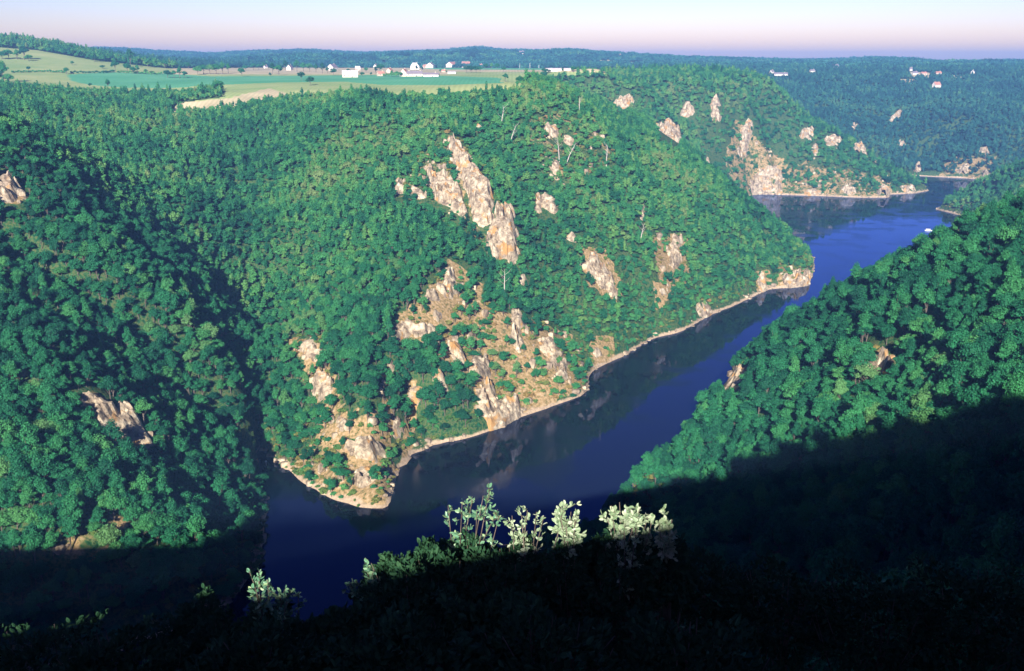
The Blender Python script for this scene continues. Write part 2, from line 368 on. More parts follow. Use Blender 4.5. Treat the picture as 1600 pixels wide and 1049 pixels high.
skyl = [(-700, 74), (0, 74), (170, 74), (250, 79), (330, 82), (400, 77), (480, 75), (560, 81), (640, 79), (700, 77), (740, 72), (800, 77), (850, 77), (900, 75), (960, 80), (1060, 87), (1150, 91), (1250, 93), (1330, 91), (1370, 88), (1430, 90), (1455, 95), (1520, 94), (1600, 93), (2300, 92)]
FY = 4800.0
sk = np.array([at(u, v, FY) for u, v in skyl])
def far_z(x, y):
    h = np.interp(x * FY / np.maximum(y, 1500), sk[:, 0], sk[:, 2]) - 14 + 16 * (fbm(x / 420, y / 900, 3, 66) - .48)
    base = 176 + 4 * fbm(x / 700, y / 700, 3, 31)
    bump = np.exp(-((y - FY) / 1000.0) ** 2)
    z = base + (h - base) * bump
    low = 20 * (fbm(x / 520, y / 330, 4, 41) - 0.42) * sstep(2500, 3200, y) * (1 - bump * 0.75)
    hill3 = (h - base) * 0.55 * np.exp(-((y - 3450 - 250 * np.sin(x / 420.0)) / 330.0) ** 2) * sstep(0.3, 0.7, fbm(x / 900, y / 900, 2, 55))
    far2 = -14 * sstep(5600, 9000, y)
    return z + low + hill3 + far2
def terrain_raw(x, y):
    near = rbf(x, y)
    k = np.maximum(sstep(2250, 2750, y), sstep(1500, 2200, np.abs(x)))
    k = np.maximum(k, sstep(-300, -700, y))
    return near * (1 - k) + far_z(x, y) * k

def axis(lo, hi, step, ends):
    a = list(np.arange(lo, hi + 0.1, step))
    v = hi; s = step
    while v < ends[1]: s *= 1.12; v += s; a.append(v)
    v = lo; s = step; b = []
    while v > ends[0]: s *= 1.12; v -= s; b.append(v)
    return np.array(b[::-1] + a)
XS = axis(-900, 1100, 5.0, (-8600, 8600))
YS = np.concatenate([axis(-60, 1400, 4.5, (-3000, 1401)), np.arange(1407, 2900, 7.0), 2900 + np.cumsum(14 * 1.035 ** np.arange(95))])
YS = YS[YS < 9000]
GX, GY = np.meshgrid(XS, YS)
GZ = terrain_raw(GX, GY)
GZ = np.where(GZ > 0, GZ + 7 * (1 - np.exp(-np.maximum(GZ, 0) / 5.0)) * (1 - sstep(60, 160, GZ)), GZ * 1.5)

# the lookout: a rounded crest falling away in front of the camera; unseen lip behind raised for its shadow
zl = 198.6 + 0.18 * np.clip(GX, -14, 14) + 0.2 * np.clip(GX - 14, 0, 60) + 0.2 * np.clip(GX + 14, -60, 0) - 0.85 * np.maximum(GY, 0) + 3.6 * np.clip(-GY / 6.0, 0, 1) + 0.02 * np.minimum(GY + 6, 0)
kl = (1 - sstep(14, 60, np.abs(GX))) * (1 - sstep(20, 60, np.abs(GY)))
GZ = GZ * (1 - kl) + zl * kl
def interp_z(x, y, Z=None):
    Z = GZ if Z is None else Z
    x = np.asarray(x, float); y = np.asarray(y, float)
    i = np.clip(np.searchsorted(XS, x) - 1, 0, len(XS) - 2); j = np.clip(np.searchsorted(YS, y) - 1, 0, len(YS) - 2)
    fx = np.clip((x - XS[i]) / (XS[i + 1] - XS[i]), 0, 1); fy = np.clip((y - YS[j]) / (YS[j + 1] - YS[j]), 0, 1)
    return (Z[j, i] * (1 - fx) + Z[j, i + 1] * fx) * (1 - fy) + (Z[j + 1, i] * (1 - fx) + Z[j + 1, i + 1] * fx) * fy
TY = np.concatenate([np.arange(60, 1500, 2.0), np.arange(1500, 6500, 5.0)])
def hit(u, v, ymin=60, lift=0.0, ymax=1e9):
    d = ray(u, v); t = TY / d[1]
    x = d[0] * t; z = H + d[2] * t
    zz = interp_z(x, TY) + lift
    ok = (z <= zz) & (TY >= ymin)
    k = int(np.argmax(ok)) if ok.any() else len(TY) - 1
    if TY[k] > ymax: k = int(np.argmin(np.where((TY >= ymin) & (TY <= ymax), z - zz, 1e9)))
    return float(x[k]), float(TY[k]), float(zz[k] - lift)

# relief detail: gullies and ribs running down the slopes
slope_mask = sstep(3, 30, GZ) * (1 - sstep(150, 178, GZ)) * (GY < 2600) * (GY > 60)
rel = (fbm(GX / 85, GY / 85, 4, 3) - 0.5) * 22 + (1 - np.abs(2 * fbm(GX / 45 + 3, GY / 60, 3, 9) - 1)) * 7 - 5
near_k = sstep(120, 420, GY)
GZ = GZ + rel * slope_mask * (0.45 + 0.35 * near_k)
def carve(px, depth, width, ymin=60, ymax=1e9):
    """a gully (depth > 0) or a rib (depth < 0) along a line over the slope"""
    global GZ
    line = [hit(u, v, ymin, 5.0, ymax)[:2] for u, v in px]
    x0, x1 = min(p[0] for p in line) - 3 * width, max(p[0] for p in line) + 3 * width
    y0, y1 = min(p[1] for p in line) - 3 * width, max(p[1] for p in line) + 3 * width
    m = (GX > x0) & (GX < x1) & (GY > y0) & (GY < y1)
    d = seg_dist(GX[m], GY[m], line)
    f = np.exp(-(d / width) ** 2)
    GZ[m] -= depth * f * sstep(-2, 12, GZ[m])
carve([(0, 345), (80, 400), (160, 455), (250, 520), (330, 580)], 14, 12, 60, 500)
carve([(0, 250), (60, 290), (120, 340), (190, 400)], 3, 8, 60, 560)
carve([(30, 440), (120, 500), (220, 560), (320, 640), (400, 700)], 8, 10)
carve([(100, 610), (180, 640), (250, 690)], -8, 10)
carve([(640, 590), (650, 640), (625, 700), (618, 765)], 26, 6.5)
carve([(600, 560), (607, 640), (604, 700)], 12, 4.5)
carve([(590, 540), (585, 640), (575, 720)], -5, 10)
carve([(700, 210), (740, 280), (780, 350), (805, 400)], -8, 12)
carve([(870, 190), (850, 300), (860, 400), (880, 500)], 6, 16)
carve([(960, 230), (1000, 330), (1010, 420)], -6, 18)
carve([(1100, 310), (1130, 380), (1150, 440)], 6, 16)
carve([(1270, 540), (1230, 600), (1190, 650), (1150, 700)], 6, 10)
carve([(1120, 600), (1080, 660), (1040, 720)], 4, 7)
carve([(1400, 480), (1340, 560), (1300, 640)], -5, 12)
carve([(1440, 268), (1450, 235), (1475, 205), (1500, 190)], 22, 26, 1750, 2300)

# exact banks: the slope meets the water along the measured line
RIVER = B_MAIN[2:] + B_FAR + B_RIGHT + B_LEFT[:-3]
mk = (GX > -800) & (GX < 1500) & (GY > 100) & (GY < 2100)
dk = seg_dist(GX[mk], GY[mk], RIVER + RIVER[:1]); ins = in_poly(GX[mk], GY[mk], RIVER)
zz_ = GZ[mk]
lowk = 1 - sstep(18, 45, dk)
zz_ = np.where(ins, np.minimum(zz_, -np.minimum(dk, 12) * .8 - .05), np.maximum(zz_, np.minimum(dk, 9) * (.35 + 1.3 * fbm(GX[mk] / 12, GY[mk] / 12, 3, 88) ** 1.2) * .95))
GZ[mk] = zz_

# ------------------------------------------------------------------ where the woods are open
OPEN = [(-60, 70), (60, 79), (150, 95), (260, 107), (420, 106), (560, 105), (700, 104), (800, 104.5), (900, 106), (1012, 107.5), (1012, 114), (850, 119), (815, 137), (800, 146), (740, 151), (640, 155), (590, 152), (520, 154), (450, 157), (400, 164), (350, 173), (300, 180), (255, 180), (285, 160), (350, 152), (345, 140), (285, 146), (200, 150), (110, 145), (20, 140), (-60, 126)]
TAN1 = [(252, 182), (285, 160), (352, 155), (420, 138), (460, 150), (400, 165), (350, 175), (300, 182)]
GREEN1 = [(105, 117), (165, 113), (255, 115), (330, 119.5), (440, 119), (640, 117), (700, 119), (780, 122), (785, 130), (700, 133), (600, 133), (540, 128), (440, 129), (335, 133), (270, 138), (190, 137), (140, 133), (112, 127)]
GREEN2 = [(660, 104), (800, 104), (855, 107), (850, 109.5), (700, 109), (665, 108)]
GREEN3 = [(700, 133), (640, 137)]
FARF = [[(935, 95), (955, 94), (958, 100), (938, 99)], [(962, 97), (1010, 97), (1008, 103), (965, 102)], [(1050, 99), (1075, 99), (1072, 103), (1052, 103)], [(1418, 112), (1456, 114), (1455, 124), (1430, 122)], [(1405, 124), (1435, 124), (1430, 130), (1408, 129)], [(1485, 118), (1512, 118), (1510, 122), (1488, 122)], [(1300, 108), (1330, 108), (1325, 112), (1305, 112)]]
U, V = proj(np.stack([GX, GY, GZ], -1))
plate = (GY > 800) & (GY < 2650) & (GZ > 135)
open_m = in_poly(U, V, OPEN) & plate
def ctr(a): return (a[:-1, :-1] + a[1:, :-1] + a[:-1, 1:] + a[1:, 1:]) / 4
cX, cY, cZ = ctr(GX), ctr(GY), ctr(GZ)
cU, cV = proj(np.stack([cX, cY, cZ], -1))
cplate = (cY > 800) & (cY < 2650) & (cZ > 135)
zone = np.zeros(cX.shape, int)
zone[in_poly(cU, cV, OPEN) & cplate] = 1
zone[in_poly(cU, cV, GREEN1) & cplate & (zone == 1)] = 2
zone[in_poly(cU, cV, GREEN2) & cplate & (zone == 1)] = 3
zone[in_poly(cU, cV, TAN1) & cplate] = 4
zone[(zone == 1) & (cU > 270) & (cV < 116.5) & (cU < 700)] = 5
zone[(zone == 1) & (cU >= 700) & (cV < 112.5)] = 5
zone[(zone == 1) & (cU < 262)] = 6
for k, pl in enumerate(FARF):
    zone[in_poly(cU, cV, pl) & (cY > 2100) & (cY < 5000)] = 7 + k
# ground sheet and field sheets share their edges
nx, ny = len(XS), len(YS)
idx = np.arange(nx * ny).reshape(ny, nx)
quads = np.stack([idx[:-1, :-1], idx[:-1, 1:], idx[1:, 1:], idx[1:, :-1]], -1)
allv = np.stack([GX, GY, GZ], -1).reshape(-1, 3)

# sparse, rocky places on the slopes (openings in the wood): polygon, strength
SPARSE = [
    ([(640, 260), (690, 200), (730, 215), (790, 320), (815, 400), (770, 395), (720, 340), (660, 320), (610, 300)], .45),
    ([(610, 500), (700, 400), (740, 420), (760, 470), (830, 490), (900, 520), (925, 600), (800, 660), (745, 640), (740, 580), (690, 560), (640, 530)], .66),
    ([(430, 520), (500, 510), (520, 560), (540, 620), (600, 640), (612, 790), (520, 782), (430, 712), (480, 690), (500, 640), (470, 570)], .60),
    ([(500, 690), (615, 660), (615, 795), (560, 793), (500, 770)], .76),
    ([(900, 380), (940, 380), (980, 450), (960, 470), (915, 430)], .8),
    ([(1020, 360), (1070, 360), (1080, 420), (1040, 470), (1020, 480)], .7),
    ([(920, 510), (960, 520), (960, 575), (925, 600)], .8),
    ([(1180, 415), (1205, 415), (1200, 460), (1180, 465)], .8), ([(1215, 410), (1268, 420), (1268, 450), (1210, 450)], .75),
    ([(820, 180), (940, 170), (960, 250), (900, 290), (850, 280)], .42),
    ([(1150, 180), (1230, 250), (1390, 270), (1395, 310), (1160, 305), (1130, 240)], .55),
    ([(110, 600), (150, 605), (250, 680), (240, 710), (170, 680)], .85),
    ([(70, 800), (200, 780), (200, 870), (100, 880)], .5),
    ([(1350, 530), (1400, 530), (1400, 590), (1350, 590)], .75), ([(1115, 570), (1200, 540), (1180, 600), (1110, 620)], .5),
    ([(0, 260), (40, 280), (40, 310), (0, 310)], .9),
    ([(1480, 240), (1560, 240), (1545, 285), (1470, 275)], .55),
]
def sparse_at(x, y, z):
    u, v = proj(np.stack([x, y, z + 3], -1))
    u = u + 14 * (fbm(x / 18, y / 18, 3, 71) - .5); v = v + 14 * (fbm(x / 18, y / 18, 3, 77) - .5)
    s = np.zeros(np.shape(x))
    for pl, k in SPARSE:
        s = np.where(in_poly(u, v, pl), np.maximum(s, k), s)
    s = np.maximum(s, np.where((seg_dist(u, v, [(642, 590), (648, 640), (628, 700), (619, 770)]) < 7) & (y < 700), 1.0, 0))
    s = np.maximum(s, np.where((seg_dist(u, v, [(604, 580), (608, 640), (604, 700)]) < 4) & (y < 700), 1.0, 0))
    s = np.where((y > 1300) & (u < 1120), 0, s)
    s = np.where((y < 2500) & (y > 60), s, 0)
    return s
bare = sparse_at(GX, GY, GZ)

def sub_sheet(mask, name, mat, attr=False):
    q = quads[mask]
    used, inv = np.unique(q, return_inverse=True)
    o = mesh_obj(name, allv[used], inv.reshape(-1, 4), mat, smooth=True)
    if attr:
        a = o.data.attributes.new('bare', 'FLOAT', 'POINT'); a.data.foreach_set('value', bare.reshape(-1)[used].astype(np.float32))
    return o
ground = tag(sub_sheet(zone == 0, 'ground', M_GROUND, True), kind='structure')
for k, nm, mt, lb in [(1, 'meadow', M_FPALE, ''), (2, 'field', M_FGREEN, ''), (3, 'field', M_FGREEN, ''), (4, 'field', M_FTAN, ''), (5, 'field', M_FTAN, ''), (6, 'meadow', M_FPALE, '')] + [(7 + i, 'field', M_FTAN, '') for i in range(len(FARF))]:
    if (zone == k).any(): tag(sub_sheet(zone == k, nm, mt), kind='structure')
# ground at a village colour is the same sheet

# water
wx = np.arange(-1200, 1700, 100.0); wy = np.arange(40, 2300, 100.0)
wv = [(x, y, 0.0) for y in wy for x in wx]
wf = [(j * len(wx) + i, j * len(wx) + i + 1, (j + 1) * len(wx) + i + 1, (j + 1) * len(wx) + i) for j in range(len(wy) - 1) for i in range(len(wx) - 1)]
tag(mesh_obj('river_water', wv, wf, M_WATER), kind='structure')

# ------------------------------------------------------------------ the farms and houses of the plateau
# u, v of the base, width and height in the photograph, kind, turn, depth range, label
HOUSES = [
    (520, 110, 10, 9, 'gable', 70, 1400, 'white house with a steep gable and red roof, leftmost of the main hamlet'),
    (547, 121, 23, 10, 'barn', 12, 1300, 'large cream barn with a long sloping roof at the left of the hamlet'),
    (559, 111, 7, 7, 'grey', 20, 1400, 'small grey farm building just behind the large cream barn'),
    (587, 107, 5, 6, 'gable', 80, 1400, 'tiny white gabled house behind the pair of dark round trees'),
    (595, 119, 10, 7, 'pink', 30, 1300, 'low house with a tilted pink roof right of the dark round trees'),
    (609, 114, 7, 7, 'pink', 75, 1400, 'small ochre house above the hedge in the hamlet'),
    (632, 119.5, 10, 11, 'pinkgable', 80, 1300, 'tall pinkish gabled house at the left end of the long farm'),
    (648, 119.5, 24, 8, 'long', 3, 1300, 'long cream farmhouse with a brown roof in the middle of the hamlet'),
    (674, 120, 23, 6, 'lowlong', -4, 1300, 'low farm outbuildings with small white bays right of the long farmhouse'),
    (648, 109, 13, 10, 'hip', 10, 1400, 'big white house with a rounded pale roof above the long farmhouse'),
    (664, 106.5, 6, 5, 'pink', 30, 1400, 'small house squeezed left of the white pointed gable'),
    (673, 106.5, 11, 8, 'gable', 82, 1400, 'bright white house with a pointed gable on the green meadow'),
    (695, 105.5, 5, 3, 'gable', 20, 1400, 'tiny white shed between the two meadow houses'),
    (707, 105.5, 12, 8, 'redgable', 60, 1400, 'white house with a red roof on the ridge of the green meadow'),
    (728, 106, 13, 9, 'redgable', 30, 1400, 'white house with a red roof partly behind the dark clump'),
    (751, 105.5, 6, 5, 'pink', 15, 1400, 'small pinkish house right of the dark clump'),
    (706, 115.5, 12, 3.5, 'shed', 0, 1300, 'low white shed in the stubble field'),
    (693, 113, 6, 4, 'pink', 10, 1300, 'small pink roofed hut among bushes left of the low white shed'),
    (453, 110, 7, 8, 'gable', 80, 1400, 'white house alone between trees left of the hamlet'),
    (415, 107, 4, 5, 'gable', 60, 1400, 'tiny white house half hidden in trees far left of the hamlet'),
    (767, 104.5, 8, 5, 'gable', 0, 1400, 'little white house between the trees at the right end of the hamlet'),
    (864, 112, 25, 5, 'shed', 2, 1500, 'long white shed standing alone on the plateau'),
    (886, 112.5, 10, 3.5, 'shed', 5, 1500, 'short white shed next to the long white shed'),
    (788, 84.5, 6, 3, 'pink', 0, 2600, 'faint house leftmost of three on the blue ridge'),
    (798, 84, 4, 4, 'pink', 0, 2600, 'faint house in the middle of three on the blue ridge'),
    (815, 85, 7, 5, 'gable', 10, 2600, 'faint white house rightmost of three on the blue ridge'),
    (979, 87, 9, 5, 'gable', 5, 2600, 'faint white farm on the clearing of the blue ridge'),
    (968, 88, 4, 3, 'pink', 0, 2600, 'faint hut beside the white farm on the blue ridge'),
    (1206, 115, 6, 5, 'gable', 40, 2150, 'small white house behind the crest of the far promontory'),
    (1220, 119, 20, 5, 'lowlong', -5, 2150, 'long pale farm behind the crest of the far promontory'),
    (1269, 113, 7, 4, 'gable', 10, 2300, 'lone pale house in the hazy woods'),
    (1287, 105, 5, 4, 'pink', 0, 2600, 'faint house at the left of the hazy village on the right'),
    (1305, 106, 9, 5, 'gable', 10, 2600, 'pale house in the centre of the hazy village on the right'),
    (1322, 104, 5, 4, 'pink', 0, 2600, 'faint house at the right of the hazy village on the right'),
    (1247, 106, 3, 6, 'tower', 0, 2600, 'thin pale tower in the hazy woods'),
    (1423, 111, 4, 5, 'gable', 0, 2300, 'pale house on the far right, topmost of its hamlet'),
    (1429, 117, 9, 5, 'gable', 15, 2300, 'white house beside the tan clearing on the far right'),
    (1443, 117, 8, 4, 'pink', 0, 2300, 'pink house above the tan clearing on the far right'),
    (1466, 116, 8, 4, 'pink', 0, 2300, 'faint pink house right of the tan clearing on the far right'),
    (1463, 137, 12, 8, 'dark', 25, 1900, 'white house with a dark red roof and two chimneys alone in the woods'),
    (1520, 115, 5, 5, 'gable', 60, 2300, 'small bright house at the far right edge of the woods'),
]
HB = []
for h in HOUSES:
    hx, hy, hz = hit(h[0], h[1], ymin=h[6], ymax=6200); HB.append((hx, hy, hz, h[0], h[1], h[2], h[3]))
def hides_house(x, y, top):
    u, v = proj(np.stack([x, y, top], -1)); bad = np.zeros(len(x), bool)
    for hx, hy, hz, hu, hv, w, h in HB:
        wr = FPX * 5.0 / np.maximum(y, 100)
        bad |= (np.abs(u - hu) < w / 2 + wr) & (v < hv - .3) & (y < hy + 8) & (y > hy - 700)
        bad |= np.hypot(x - hx, y - hy) < w * hy / FPX * .5 + 6
    return bad

# ------------------------------------------------------------------ rock outcrops
rock_polys = []
def outcrop(poly, label, height=4.0, holes=.30, ymin=60, ymax=1e9, step=1.3, seed=1, cell=5.0):
    us = [p[0] for p in poly]; vs_ = [p[1] for p in poly]
    hp = [hit(u, v, ymin, 2.0, ymax) for u, v in poly] + [hit(sum(us) / len(us), sum(vs_) / len(vs_), ymin, 2.0, ymax)]
    D = np.median([p[1] for p in hp])
    hp = [p for p in hp if abs(p[1] - D) < 0.25 * D]
    pad = 5
    x0, x1 = min(p[0] for p in hp) - pad, max(p[0] for p in hp) + pad
    y0, y1 = min(p[1] for p in hp) - pad, max(p[1] for p in hp) + pad
    step = max(step, D / 500.0 * 0.75)
    gx, gy = np.meshgrid(np.arange(x0, x1, step), np.arange(y0, y1, step * 0.9))
    if gx.size < 9: return None
    gz = interp_z(gx, gy)
    u, v = proj(np.stack([gx, gy, gz + height * 0.5], -1))
    r = np.random.default_rng(seed)
    k = 500.0 / D
    un = u + (fbm(gx / 5, gy / 5, 3, seed) - .5) * 26 * k; vn = v + (fbm(gx / 5 + 9, gy / 5, 3, seed + 5) - .5) * 26 * k
    m = (in_poly(un, vn, poly) & (fbm(gx / 7, gy / 9, 3, seed + 21) > holes)).astype(float)
    for _ in range(2):   # soften
        mp = np.pad(m, 1, 'edge')
        m = (mp[1:-1, 1:-1] * 2 + mp[:-2, 1:-1] + mp[2:, 1:-1] + mp[1:-1, :-2] + mp[1:-1, 2:]) / 6
    # jointed blocks: nearest of scattered seeds, drawn out down the slope
    nseed = max(6, int((x1 - x0) * (y1 - y0) / (cell * cell * 1.3)))
    sx = r.uniform(x0, x1, nseed); sy = r.uniform(y0, y1, nseed); sh = r.uniform(0, 1, nseed) ** 0.8
    tx = r.normal(0, .35, nseed); ty = r.normal(0, .3, nseed)
    best = np.full(gx.shape, 1e9); hh = np.zeros(gx.shape)
    wxn = gx + (fbm(gx / 3, gy / 3, 2, seed + 8) - .5) * 3; wyn = gy + (fbm(gx / 3, gy / 3 + 5, 2, seed + 9) - .5) * 3
    for i in range(nseed):
        d = ((wxn - sx[i]) * 1.35) ** 2 + ((wyn - sy[i]) * 0.8) ** 2
        c = d < best
        best = np.where(c, d, best)
        hh = np.where(c, sh[i] * height * 1.35 + tx[i] * (gx - sx[i]) + ty[i] * (gy - sy[i]), hh)
    hh = hh + (fbm(gx / 1.6, gy / 1.6, 3, seed + 3) - .5) * height * .45
    lift = np.where(m > 0.02, -2.0 + (m ** 0.5) * (2.6 + np.maximum(hh, 0) * np.minimum(1, m * 1.4)), -3)
    X = gx - 0.05 * lift; Y = gy - 0.30 * np.maximum(lift, 0); Z = gz + lift
    ny_, nx_ = gx.shape
    id_ = np.arange(nx_ * ny_).reshape(ny_, nx_)
    q = np.stack([id_[:-1, :-1], id_[:-1, 1:], id_[1:, 1:], id_[1:, :-1]], -1)
    mc = ctr(m)
    q = q[mc > 0.05]
    if len(q) < 2: return None
    par = {}
    def find(a):
        while par.setdefault(a, a) != a: par[a] = par[par[a]]; a = par[a]
        return a
    for f in q.tolist():
        r0 = find(f[0])
        for w in f[1:]: par[find(w)] = r0
    roots = np.array([find(f[0]) for f in q.tolist()]); vals, cnt = np.unique(roots, return_counts=True)
    q = q[roots == vals[np.argmax(cnt)]]
    used, inv = np.unique(q, return_inverse=True)
    vv = np.stack([X, Y, Z], -1).reshape(-1, 3)[used]
    o = mesh_obj('rock_outcrop', vv, inv.reshape(-1, 4), M_ROCK)
    tag(o, label, 'rock outcrop', 'rock outcrops breaking through the woods')
    rock_polys.append((poly, D))
    return o
def blob(u, v, w, h, tilt=0, n=9, seed=0):
    r = random.Random(seed * 31 + int(u) * 7 + int(v))
    t = R(tilt); res = []
    for i in range(n):
        a = 2 * math.pi * i / n; k = r.uniform(.75, 1.15)
        x, y = math.cos(a) * w / 2 * k, math.sin(a) * h / 2 * k
        res.append((u + x * math.cos(t) - y * math.sin(t), v + x * math.sin(t) + y * math.cos(t)))
    return res
